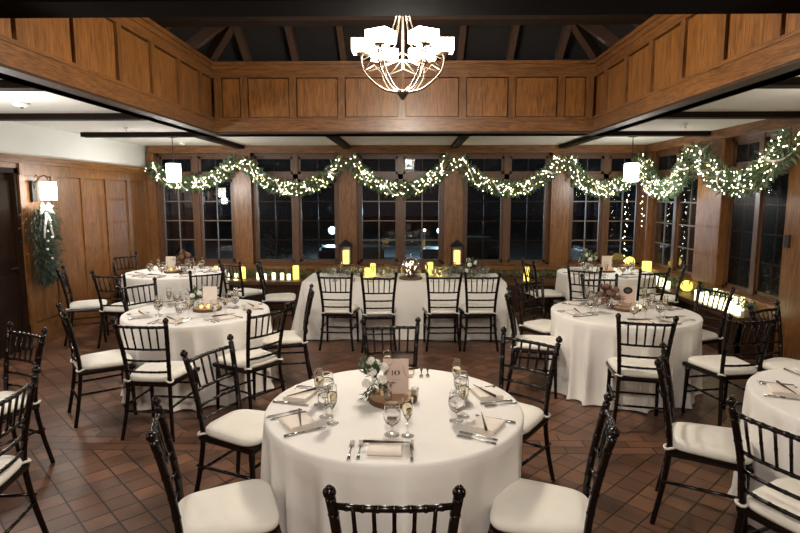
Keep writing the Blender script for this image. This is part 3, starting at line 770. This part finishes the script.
def rose(b, c, r, rnd):
    c = Vector(c)
    for k in range(26):
        ph = math.acos(1-1.5*(k+.5)/26); th = k*2.4
        d = Vector((math.sin(ph)*math.cos(th), math.sin(ph)*math.sin(th), math.cos(ph)))
        p = c+d*r*.35; x = d.orthogonal().normalized(); y = d.cross(x)
        ctr = c+d*r; N = 6
        vc = b.bm.verts.new(ctr-d*r*.15); ring = [b.bm.verts.new(ctr+(x*math.cos(2*PI*i/N)+y*math.sin(2*PI*i/N))*r*.42-d*r*.02*(i % 2)) for i in range(N)]
        for i in range(N): b.bm.faces.new((vc, ring[i], ring[(i+1) % N]))
    b.ball(c, r*.8, 10, 8)
def bouquet(x, y, z, sc, fl, label, nroses, brown=False, vase=True):
    t = thing('flower_arrangement', label, 'flowers', (x, y, z), 0); rnd = random.Random(int(x*91)+3)
    if vase:
        MB().lathe([(0, 0), (.030*sc, .001), (.032*sc, .05*sc), (.026*sc, .09*sc), (.030*sc, .105*sc), (.028*sc, .105*sc), (.024*sc, .09*sc), (.030*sc, .05*sc), (.028*sc, .004), (0, .004)], 18).build('glass_vase', M['glass'], t, smooth=True)
    b = MB()
    base = Vector((0, 0, .09*sc)); tips = []
    for k in range(26):
        d = Vector((rnd.uniform(-.8, .5), rnd.uniform(-.8, .8), rnd.uniform(-.5, 1.5))).normalized(); L = sc*rnd.uniform(.07, .15)
        pts = [base, base+d*L*.5+Vector((0, 0, .01)), base+d*L-Vector((0, 0, .015*sc))]; b.tube(pts, [.0016, .0013, .0008], 4)
        for q in range(9):
            u = .25+.75*q/8; p = pts[0].lerp(pts[2], u)+Vector((0, 0, .008*math.sin(u*3)))
            dd = (d+Vector((rnd.uniform(-1, 1), rnd.uniform(-1, 1), rnd.uniform(-.6, .8)))).normalized(); b.leaf(p, dd, Vector((0, 0, 1)), sc*rnd.uniform(.03, .055), sc*.017)
    b.build('foliage', M['stem_leaf'] if not brown else M['bark'], t)
    pos = [(-.02, -.05, .145), (.045, -.02, .165), (-.055, -.045, .075), (.0, .03, .17), (-.03, .01, .19), (.04, -.05, .10), (-.07, .02, .12)]
    for k in range(nroses):
        b = MB(); p = pos[k]; rose(b, (p[0]*sc, p[1]*sc, p[2]*sc), .026*sc, rnd); b.build('rose' if not brown else 'dried_flower', fl, t)
def votive(x, y, z, label, h=.05, r=.026, m=None, group='small candles on the tables', nm='votive_candle'):
    t = thing(nm, label, 'candle', (x, y, z), 0, group)
    MB().lathe([(0, 0), (r, .001), (r*1.05, h*1.3), (r*.97, h*1.3), (r*.93, .004), (0, .004)], 14).build('glass_cup', M['glass'], t, smooth=True)
    MB().lathe([(0, .005), (r*.8, .005), (r*.8, h*.9), (r*.5, h*1.0), (0, h*.95)], 12).build('wax', m or M['flame_w'], t, smooth=True)
    return t
# centre table
wood_slice(-.100, 2.985, .135, W[1])
card(-.080, 3.01, .140, .195, math.radians(2), M['card'], 'blush menu card with a black number ten on the centre table', 10)
bouquet(-.190, 3.01, ZS+.0285, .95, M['white_fl'], 'white roses and green foliage in a glass vase on the centre table', 6)
votive(.025, 2.985, ZS+.0285, 'small votive candle right of the number card on the centre table', .035, .02, M['cushion'])
votive(-.12, 2.92, ZS+.0285, 'small votive candle before the number card on the centre table', .035, .02, M['cushion'])
for k, (sx, sy, rz) in {2: (-2.0, 5.40, .05), 3: (-3.47, 8.10, .15), 4: (2.13, 5.50, -.05), 5: (2.88, 8.30, -.2)}.items():
    wood_slice(sx, sy, .135, W[k])
    m = M['card_pale'] if k != 4 else M['card']
    lb = {2: 'pale blush menu card on the middle left table', 3: 'pale pink menu card on the far left table', 4: 'blush menu card with a dark oval emblem on the middle right table', 5: 'small blush menu card on the far right table'}[k]
    card(sx+.02 if k != 3 else sx-.05, sy+.03, .14, .20, rz, m, lb, 'oval' if k == 4 else 'faint')
bouquet(-2.13, 5.47, ZS, .95, M['white_fl'], 'small white flowers and greenery left of the card on the middle left table', 4)
bouquet(-3.32, 8.17, ZS+.0285, 1.35, M['brown_fl'], 'dusky brown dried bouquet beside the card on the far left table', 7, True)
bouquet(1.98, 5.56, ZS, 1.15, M['brown_fl'], 'dusky brown dried bouquet beside the card on the middle right table', 7, True)
bouquet(2.66, 8.33, ZS, 1.25, M['white_fl'], 'white flowers and greenery beside the card on the far right table', 5)
votive(-1.96, 5.33, ZS+.0285, 'lit votive candle on the wood slice of the middle left table', .04, m=M['flame'])
votive(-2.03, 5.33, ZS+.0285, 'second lit votive candle left on the slice of the middle left table', .035, m=M['flame'])
votive(-3.47, 8.02, ZS+.0285, 'lit votive candle on the wood slice of the far left table', .045, m=M['flame'])
votive(-2.93, 8.35, ZS, 'glowing orange votive candle at the right of the far left table', .05, .035, M['flame'])
votive(-3.85, 8.35, ZS, 'lit votive candle at the back left of the far left table', .05, .03)
votive(2.22, 5.42, ZS+.0285, 'votive candle on the wood slice of the middle right table', .035)
votive(2.98, 8.2, ZS+.0285, 'votive candle on the wood slice of the far right table', .035)
# head table: cloche, greens, extra glasses, candles
t = thing('glass_cloche', 'glass dome with string lights inside on the head table', 'glass dome', (0.0, 7.52, ZS))
b = MB(); b.lathe([(0, 0), (.155, .0), (.16, .012), (.15, .025), (0, .025)], 28); b.build('base', M['bark'], t)
b = MB(); b.lathe([(.135, .026), (.14, .12), (.135, .19), (.11, .25), (.07, .285), (.02, .30), (0, .302)], 28); b.ball((0, 0, .318), .016, 10, 8); b.build('dome', M['glass'], t, smooth=True)
rnd = random.Random(5); b = MB(); fb = MB(); pts = []
for k in range(60): a = k*.62; pts.append((.10*math.cos(a)*(1-.6*k/60)*rnd.uniform(.4, 1), .10*math.sin(a)*(1-.6*k/60)*rnd.uniform(.4, 1), .035+.21*k/60))
b.tube(pts, .0010, 4)
for k in range(26):
    a = rnd.random()*6.28; q = .11*math.sqrt(rnd.random()); zz = .04+rnd.random()*.2; fb.ball((q*math.cos(a)*(1-zz*2), q*math.sin(a)*(1-zz*2), zz), .005, 6, 4)
w_ = b.build('wire', M['brown_fl'], t); fb.build('bulbs', M['fairy'], w_)
b = MB()
for k in range(420):
    a = rnd.random()*2*PI; q = rnd.random(); b.leaf(Vector((.10*q*math.cos(a), .08*q*math.sin(a), .03+rnd.random()*.14)), Vector((math.cos(a), math.sin(a), rnd.uniform(-.3, 1))), Vector((0, 0, 1)), .04, .02)
b.build('dried_sprigs', M['brown_fl'], t)
def greens(x0, x1, y, z, n, label, ht=.10, wd=.10, fl=0, m='leaf2'):
    rnd = random.Random(int(x0*77)); b = MB()
    for k in range(n):
        p = Vector((rnd.uniform(x0, x1)-(x0+x1)/2, rnd.uniform(-wd, wd)*.6, rnd.uniform(.0, ht*.5)+.005)); d = Vector((rnd.uniform(-1, 1), rnd.uniform(-1, 1), rnd.uniform(0.05, 1.2)))
        b.leaf(p, d, Vector((0, 0, 1)), rnd.uniform(.04, .09), rnd.uniform(.014, .028))
    o = b.build('greenery', M[m], None, ((x0+x1)/2, y, z)); return tag(o, label, 'greenery')
greens(-1.25, -.35, 7.88, ZS, 420, 'loose greenery runner along the left half of the head table', .12)
greens(.30, 1.10, 7.88, ZS, 480, 'loose greenery runner along the right half of the head table', .16)
bouquet(.83, 7.72, ZS, 1.2, M['white_fl'], 'white flowers and greenery at the right of the head table', 5)
for i, (x, y, kd) in enumerate(((-1.06, 7.62, 'goblet'), (-.98, 7.80, 'flute'), (-.72, 7.75, 'goblet'), (-.52, 7.62, 'flute'), (-.30, 7.70, 'goblet'), (-.22, 7.62, 'goblet'), (.22, 7.75, 'flute'), (.32, 7.62, 'goblet'), (.52, 7.66, 'goblet'), (.60, 7.76, 'flute'), (.70, 7.62, 'goblet'), (1.02, 7.68, 'goblet'))):
    o = put(kd, x, y, ZS, i, ('stemmed goblet of ice water' if kd == 'goblet' else 'champagne flute with pale wine')+' on the head table, %s' % ('left of the glass dome' if x < 0 else 'right of the glass dome'), 'glass', 'goblets and flutes among the head table greenery'+(' left' if x < 0 else ' right'))
for x, y, h_, lb in ((-.60, 7.70, .12, 'yellow glowing pillar candle left of the dome on the head table'), (-.53, 7.80, .17, 'taller yellow glowing pillar candle left of the dome on the head table'), (.28, 7.95, .17, 'yellow glowing pillar candle right of the dome on the head table'), (.40, 7.80, .07, 'short yellow glowing pillar candle right of the dome on the head table')):
    t = thing('pillar_candle', lb, 'candle', (x, y, ZS))
    MB().lathe([(0, 0), (.036, 0), (.037, h_), (.028, h_+.004), (.01, h_-.006), (0, h_-.006)], 16).build('wax', M['flame_y'], t, smooth=True)
    MB().tube([(0, 0, h_-.006), (0, 0, h_+.010)], .0015, 5).build('wick', M['ink'], t)

# ------------------------------------------------------------------ lanterns on the window stool
def lantern(x, label):
    t = thing('candle_lantern', label, 'lantern', (x, 9.83, .661), 0, 'dark lanterns on the window stool')
    s = .095; b = MB(); b.box(-s-.01, s+.01, -s-.01, s+.01, 0, .02); b.box(-s-.01, s+.01, -s-.01, s+.01, .33, .345); b.build('base', M['black'], t)
    for sx in (-1, 1):
        for sy in (-1, 1): MB().box(sx*s-.008, sx*s+.008, sy*s-.008, sy*s+.008, .02, .33).build('corner_post', M['black'], t)
    b = MB(); v = [b.bm.verts.new(p) for p in ((-s-.025, -s-.025, .345), (s+.025, -s-.025, .345), (s+.025, s+.025, .345), (-s-.025, s+.025, .345), (-.02, -.02, .44), (.02, -.02, .44), (.02, .02, .44), (-.02, .02, .44))]
    for f in ((0, 1, 5, 4), (1, 2, 6, 5), (2, 3, 7, 6), (3, 0, 4, 7), (4, 5, 6, 7), (3, 2, 1, 0)): b.bm.faces.new([v[i] for i in f])
    rf = b.build('roof', M['black'], t)
    b = MB(); b.tube([(.02*math.cos(a), 0, .455+.02*math.sin(a)) for a in [2*PI*k/12 for k in range(13)]], .004, 6); b.build('hanging_ring', M['black'], rf)
    b = MB()
    for sy in (-1, 1): b.box(-s+.008, s-.008, sy*s-.001, sy*s+.001, .02, .33)
    for sx in (-1, 1): b.box(sx*s-.001, sx*s+.001, -s+.008, s-.008, .02, .33)
    b.build('glass', M['glass'], t)
    b = MB(); b.lathe([(0, .021), (.058, .021), (.058, .25), (.045, .262), (0, .255)], 18); b.build('candle', M['flame'], t, smooth=True)
lantern(-1.14, 'dark metal lantern with lit candle before the post left of the middle window')
lantern(.81, 'dark metal lantern with lit candle before the post right of the middle window')

# ------------------------------------------------------------------ ledge candles and greens
def pillar(x, y, z, h_, r, m, label, group=None):
    t = thing('pillar_candle', label, 'candle', (x, y, z), 0, group)
    MB().lathe([(0, 0), (r, 0), (r*1.01, h_), (r*.75, h_+.004), (r*.3, h_-.006), (0, h_-.006)], 14).build('wax', m, t, smooth=True)
    MB().tube([(0, 0, h_-.006), (0, 0, h_+.012)], .0015, 5).build('wick', M['ink'], t)
pillar(-2.80, 9.25, .501, .19, .045, M['flame_y'], 'yellow pillar candle on the ledge behind the spare chair')
pillar(-1.90, 9.20, .501, .22, .05, M['flame_y'], 'tall yellow pillar candle on the ledge left of the head table')
pillar(1.88, 9.10, .501, .22, .045, M['flame_y'], 'yellow pillar candle on the ledge right of the head table')
def orb(x, y, z, r, label):
    t = thing('candle_holder', label, 'candle', (x, y, z)); b = MB(); b.ball((0, 0, r*.95), r, 14, 10, .95); b.build('globe', M['flame_y'], t, smooth=True)
    MB().lathe([(0, 0), (r*.5, 0), (r*.45, r*.15), (0, r*.15)], 12).build('foot', M['black'], t)
orb(3.80, 9.78, .661, .085, 'round yellow glowing candle holder in the right window corner')
pillar(3.98, 9.50, .661-.16, .27, .075, M['flame_y'], 'square looking yellow candle right of the round one on the ledge')
orb(3.98, 8.10, .501, .085, 'round yellow glowing candle holder at the foot of the right wall post')
gl = 'lit white candles on the window ledge'
rnd = random.Random(12)
for k in range(5): pillar(-2.52+k*.13+rnd.uniform(-.02, .02), 9.16+rnd.uniform(-.03, .05), .501, rnd.uniform(.08, .11), .030, M['flame_w'], 'short lit white candle in the cluster left of the tall yellow pillar', gl+' left of the head table')
for k in range(4): pillar(-3.35+k*.16, 9.12+rnd.uniform(-.03, .03), .501, .10, .035, M['flame_w'], 'short lit white candle in the cluster right of the far left table', gl+' by the far left table')
for k in range(6): pillar(3.80+rnd.uniform(-.03, .05), 8.35+k*.15, .501, rnd.uniform(.09, .14), .032, M['flame_w'], 'short lit white candle on the ledge behind the far right table', gl+' behind the far right table')
for k in range(11): pillar(3.79+rnd.uniform(-.012, .02), 6.48+k*.095, .501, rnd.uniform(.10, .145), .027, M['flame_w'], 'lit white candle in the front row on the right window ledge', gl+', front row on the right')
for k in range(6): pillar(3.99, 6.75+k*.12, .501, rnd.uniform(.14, .17), .026, M['flame_w'], 'lit white candle in the back row on the right window ledge', gl+', back row on the right')
greens(-3.3, -1.5, 9.45, .50, 650, 'greenery along the ledge left of the head table', .16, .22, m='leaf')
greens(-1.45, 1.3, 9.45, .50, 800, 'greenery along the ledge behind the head table', .18, .22, m='leaf')
greens(1.35, 3.7, 9.45, .50, 750, 'greenery along the ledge right of the head table', .16, .22, m='leaf')
def greens_y(y0, y1, x, n, label, ht):
    o = greens(y0, y1, 0, .50, n, label, ht, .16, m='leaf'); o.rotation_euler = (0, 0, PI/2); o.location = (x, (y0+y1)/2, .50)
greens_y(6.5, 7.75, 3.95, 650, 'greenery behind the candle rows on the right ledge', .24)
greens_y(8.0, 9.3, 3.98, 500, 'greenery on the right ledge near the corner', .22)

# ------------------------------------------------------------------ garlands
def garland(p0, p1, sag, label, wd=.12, n=1500, nb=150):
    rnd = random.Random(int(p0[0]*31+p0[1]*17)); p0, p1 = Vector(p0), Vector(p1); K = 24
    path = []
    for k in range(K+1):
        t = k/K; q = p0.lerp(p1, t); q.z -= sag*(1-(2*t-1)**2)**.8; path.append(q)
    t_ = thing('lit_garland', label, 'garland', p0, 0, 'evergreen garlands swagged across the window heads')
    b = MB(); b.tube([p-p0 for p in path], .012, 6); b.build('stem', M['bark'], t_)
    def pt(): 
        u = rnd.random()*K; i = min(K-1, int(u)); return path[i].lerp(path[i+1], u-i)-p0, (path[i+1]-path[i]).normalized()
    b = MB(); b2 = MB()
    for k in range(n):
        p, d = pt(); o = Vector((rnd.gauss(0, 1), rnd.gauss(0, 1)*.75, rnd.gauss(0, 1))); o -= d*o.dot(d); o = o.normalized()
        (b if k % 4 else b2).leaf(p+o*rnd.uniform(0, wd*.7), (o+d*rnd.uniform(-1.2, 1.2)), Vector((rnd.random(), rnd.random(), 1)), rnd.uniform(.05, .115), rnd.uniform(.014, .026))
    b.build('foliage', M['leaf'], t_); b2.build('pale_foliage', M['leaf2'], t_)
    b = MB()
    for k in range(nb):
        p, d = pt(); o = Vector((rnd.gauss(0, 1), -abs(rnd.gauss(0, 1)) if abs(d.x) > .3 else rnd.gauss(0, 1), rnd.gauss(0, 1)))
        if abs(d.y) > .6: o.x = -abs(o.x)
        o -= d*o.dot(d); o = o.normalized()*rnd.uniform(wd*.5, wd*.95); b.ball(p+o, .0070, 6, 4)
    stuff(b.build('fairy_lights', M['fairy'], t_))
    b = MB(); pts = []
    for k in range(60):
        u = k/59*K; i = min(K-1, int(u)); p = path[i].lerp(path[i+1], u-i)-p0; d = (path[i+1]-path[i]).normalized(); x = Vector((0, 0, 1)).cross(d).normalized()
        a = k*.42; pts.append((p+(x*math.cos(a)+Vector((0, 0, 1))*math.sin(a))*wd*.72, d))
    for (p, d), (q, e) in zip(pts, pts[1:]):
        v = [b.bm.verts.new(p-d*.018), b.bm.verts.new(p+d*.018), b.bm.verts.new(q+e*.018), b.bm.verts.new(q-e*.018)]; b.bm.faces.new(v)
    b.build('ribbon', M['ribbon'], t_)
yg = YB-.27
gx = [-4.60, -2.97, -1.115, .75, 2.615, 4.0]
nm = ['leftmost window', 'second window from the left', 'middle window', 'fourth window from the left', 'window in the right corner']
for i in range(5):
    garland((gx[i]+.05, yg, 2.52 if i else 2.42), (gx[i+1]-.05, yg, 2.52), .54 if i else .40, 'evergreen garland with warm fairy lights across the '+nm[i], .14, 1900, 140 if i else 120)
garland((3.92, 9.75, 2.50), (3.92, 8.0, 2.54), .56, 'thick evergreen garland with fairy lights on the right wall between corner and post', .17, 2300, 150)
garland((3.92, 7.85, 2.54), (3.92, 6.0, 2.52), .52, 'thick evergreen garland with fairy lights across the window on the right wall', .17, 2500, 160)
# twinkle strands hanging by the right corner window
for (sx, zz, n_, lb) in ((3.70, .75, 19, 'long strand of small lights hanging in the right corner window'), (3.97, 1.35, 11, 'short strand of small lights beside the long one by the corner')):
    t = thing('light_strand', lb, 'string lights', (sx, 9.80, zz))
    b = MB(); pts = [(.02*math.sin(k*.9), .01*math.cos(k*1.3), k*.07) for k in range(n_)]; b.tube(pts, .0025, 4); b.build('wire', M['black'], t)
    b = MB()
    for k in range(n_-1): p = pts[k]; b.ball((p[0]+.010*(-1)**k, p[1]-.01, p[2]+.02*(k % 3)), .0062, 6, 4)
    b.build('bulbs', M['fairy'], t)

# ------------------------------------------------------------------ sconce, swag, pendants, ceiling bits
t = thing('wall_sconce', 'lit wall sconce with white cylinder shade on the left panelled wall', 'wall lamp', (-4.645, 6.90, 1.93))
MB().box(0, .02, -.045, .045, -.13, .13).build('back_plate', M['black'], t)
b = MB(); b.tube(cat([(.01, 0, .0), (.05, .0, .10), (.10, 0, .17), (.16, 0, .19), (.19, 0, .15), (.19, 0, .12)], 5), .008, 8); b.tube(cat([(.02, 0, .10), (.07, 0, .15), (.05, 0, .20), (.03, 0, .17)], 5), .005, 6); b.build('scroll_arm', M['iron'], t, smooth=True)
MB().lathe([(.0, .115), (.088, .115), (.09, .10), (.09, -.10), (.086, -.105), (.0, -.105)], 24, (.19, 0, 0)).build('shade', M['shade_cool'], t, smooth=True)
t = thing('greenery_swag', 'hanging evergreen swag with white bow and berries under the sconce', 'swag', (-4.645, 6.90, 1.72))
rnd = random.Random(3); b = MB()
for k in range(1500):
    u = rnd.random(); z = .02-u*.92; w = .27*(1-.5*u)*(.6+.4*math.sin(min(1, u*4)*PI/2)); p = Vector((.03+.10*rnd.random(), rnd.gauss(0, .5)*w, z))
    b.leaf(p, Vector((rnd.uniform(0, .8), p.y*4+rnd.uniform(-.5, .5), -1.0+rnd.uniform(-.3, .9))), Vector((1, 0, 0)), rnd.uniform(.06, .13), rnd.uniform(.012, .024))
b.build('foliage', M['swag_leaf'], t)
b = MB()
for (y, z) in ((-.03, -.28), (.05, -.36), (-.06, -.5), (.02, -.62), (.04, -.15), (-.04, -.40)): b.ball((.16, y, z), .016, 8, 6)
b.build('berries', M['white_fl'], t)
b = MB()
for s in (-1, 1):
    for q in (0, 1): b.tube([(.12, 0, 0), (.15, s*(.06+.03*q), .05-.06*q), (.16, s*(.12+.02*q), .03-.09*q), (.14, s*.06, -.01-.03*q), (.13, 0, 0)], [.01, .022, .026, .02, .01], 6)
    b.tube([(.13, 0, 0), (.17, s*.03, -.12), (.16, s*.06, -.24), (.17, s*.09, -.36)], [.01, .02, .018, .012], 6)
for v in b.bm.verts: v.co.x = .13+(v.co.x-.13)*.6
b.build('bow', M['ribbon'], t, smooth=True)
def pendant(x, y, label):
    t = thing('pendant_lamp', label, 'pendant lamp', (x, y, ZC), 0, 'white cylinder pendant lamps')
    MB().lathe([(0, 0), (.075, 0), (.07, -.02), (.01, -.03), (0, -.03)], 18).build('ceiling_canopy', M['black'], t, smooth=True)
    MB().tube([(0, 0, -.03), (0, 0, -.40)], .006, 6).build('rod', M['black'], t)
    MB().lathe([(0, -.40), (.10, -.40), (.102, -.41), (.102, -.655), (.098, -.66), (0, -.66)], 24).build('shade', M['shade_cool'], t, smooth=True)
pendant(-3.50, 8.35, 'lit white pendant lamp hanging over the far left table')
pendant(3.22, 8.40, 'lit white pendant lamp hanging over the far right table')
def ceil_bit(x, y, r, nm, label, catg):
    t = thing(nm, label, catg, (x, y, ZC)); MB().lathe([(0, 0), (r, 0), (r, -.015), (r*.75, -.035), (0, -.04)], 20).build('housing', M['white_plastic'], t, smooth=True)
    MB().lathe([(0, -.038), (r*.3, -.04), (r*.25, -.055), (0, -.058)], 12).build('sensor', M['steel'], t)
ceil_bit(-3.66, 5.36, .07, 'smoke_detector', 'white round smoke detector on the left aisle ceiling', 'smoke detector')
ceil_bit(-3.60, 7.20, .03, 'ceiling_sprinkler', 'small white sprinkler on the left aisle ceiling', 'sprinkler')
ceil_bit(-3.75, 9.35, .05, 'ceiling_sprinkler', 'white sprinkler beside the left pendant lamp near the windows', 'sprinkler')
ceil_bit(3.3, 7.0, .03, 'ceiling_sprinkler', 'small sprinkler on the right aisle ceiling', 'sprinkler')
tag(MB().box(XR-.150, XR-.131, 6.10, 6.18, 1.32, 1.46).build('wall_switch', M['black']), 'black wall switch on the wood post at the right edge', 'switch')

# ------------------------------------------------------------------ chandelier
CX, CY = -.067, 4.6
t = thing('chandelier', 'iron chandelier with six glowing square glass shades hanging in the coffer', 'chandelier', (CX, CY, 2.630))
b = MB(); b.lathe([(0, 0), (.012, .006), (.022, .02), (.045, .05), (.05, .065), (.02, .075), (0, .075)], 16); b.build('bottom_finial', M['iron'], t, smooth=True)
b = MB(); b.tube([(0, 0, .07), (0, 0, 1.2), (0, 0, 2.66)], .010, 8); b.build('stem', M['iron'], t, smooth=True)
for k in range(6):
    a = math.radians(-60+60*k); c, s = math.cos(a), math.sin(a); R = .315
    def Q(r, z, o=0): return (r*c-o*s, r*s+o*c, z)
    b = MB()
    for o in (-.016, .016):
        b.tube(cat([Q(.03, .06, o*.6), Q(.16, .09, o), Q(.29, .20, o*1.2), Q(R+.01, .30, o), Q(R, .36, 0)], 5), .0065, 7)
    b.tube(cat([Q(.02, 1.0), Q(.03, .75), Q(.10, .5), Q(.22, .37), Q(R+.02, .30)], 5), .0055, 7)
    b.tube(cat([Q(.0, .32), Q(.15, .26), Q(.29, .215)], 4), .005, 6)
    ar = b.build('arm', M['iron'], t, smooth=True)
    b = MB(); b.lathe([(0, .35), (.05, .352), (.055, .362), (.02, .368), (0, .368)], 14, Q(R, 0)); b.build('shade_holder', M['iron'], ar, smooth=True)
    b = MB(); T = Matrix.Translation(Q(R, 0)) @ Matrix.Rotation(a, 4, 'Z')
    b.box(-.080, .080, -.086, .086, .368, .455, T); b.build('glass_shade', M['shade'], t)
    a2 = a+PI/3; r2 = .26
    b = MB(); b.tube([(.30*math.cos(a), .30*math.sin(a), .23), (.27*math.cos((a+a2)/2), .27*math.sin((a+a2)/2), .30), (.30*math.cos(a2), .30*math.sin(a2), .23)], .0045, 6); b.build('ring_segment', M['iron'], t, smooth=True)

# ------------------------------------------------------------------ lights
def light(kind, loc, power, col, size=.1, rot=None, sy=None):
    l = bpy.data.lights.new('lamp_or_fill_light', kind); l.energy = power; l.color = col
    if kind == 'AREA':
        l.size = size
        if sy: l.shape = 'RECTANGLE'; l.size_y = sy
    else: l.shadow_soft_size = size
    o = bpy.data.objects.new('lamp_or_fill_light', l); COL.objects.link(o); o.location = loc
    if rot: o.rotation_euler = rot
    return o
WARM = (1, .84, .66); NEU = (1, .95, .88)
light('POINT', (CX, CY, 3.30), 70, WARM, .12)
light('POINT', (CX, CY, 2.86), 165, (1, .90, .77), .16)
light('POINT', (-.1, .3, 3.0), 130, (1, .92, .82), .22)          # unseen fill light added above the camera, where another chandelier is assumed
light('POINT', (-.1, -2.2, 2.9), 50, (1, .90, .78), .22)  # another unseen fill light, added behind the camera
light('POINT', (-3.50, 8.35, 2.0), 45, NEU, .1); light('POINT', (3.22, 8.40, 2.0), 28, NEU, .1)
light('POINT', (-3.6, 4.6, 2.15), 45, NEU, .12); light('POINT', (3.4, 4.3, 2.15), 16, (1, .88, .72), .12)  # unseen fill lights added out of frame in both side aisles
light('POINT', (-3.6, 1.0, 2.2), 34, NEU, .12); light('POINT', (3.4, 1.0, 2.2), 26, WARM, .12)  # two more unseen aisle fills, added nearer the camera
light('POINT', (-4.40, 6.90, 1.75), 6, NEU, .08)

light('POINT', (-4.2, 29.6, 1.2), 900, (.6, .85, 1), .2); light('POINT', (1.55, 29.6, 1.0), 700, (.6, .85, 1), .2)
w = bpy.data.worlds.new('night'); SC.world = w; w.use_nodes = True
w.node_tree.nodes['Background'].inputs['Color'].default_value = (.012, .018, .03, 1); w.node_tree.nodes['Background'].inputs['Strength'].default_value = .25
SC.view_settings.view_transform = 'Standard'; SC.view_settings.look = 'None'; SC.view_settings.gamma = 1; SC.view_settings.use_curve_mapping = False
SC.view_settings.exposure = .55
SC.cycles.max_bounces = 12; SC.cycles.transmission_bounces = 12; SC.cycles.glossy_bounces = 5; SC.cycles.diffuse_bounces = 4; SC.cycles.transparent_max_bounces = 24; SC.cycles.caustics_reflective = False; SC.cycles.caustics_refractive = False
SC.cycles.sample_clamp_indirect = 6
SC.cycles.use_denoising = True
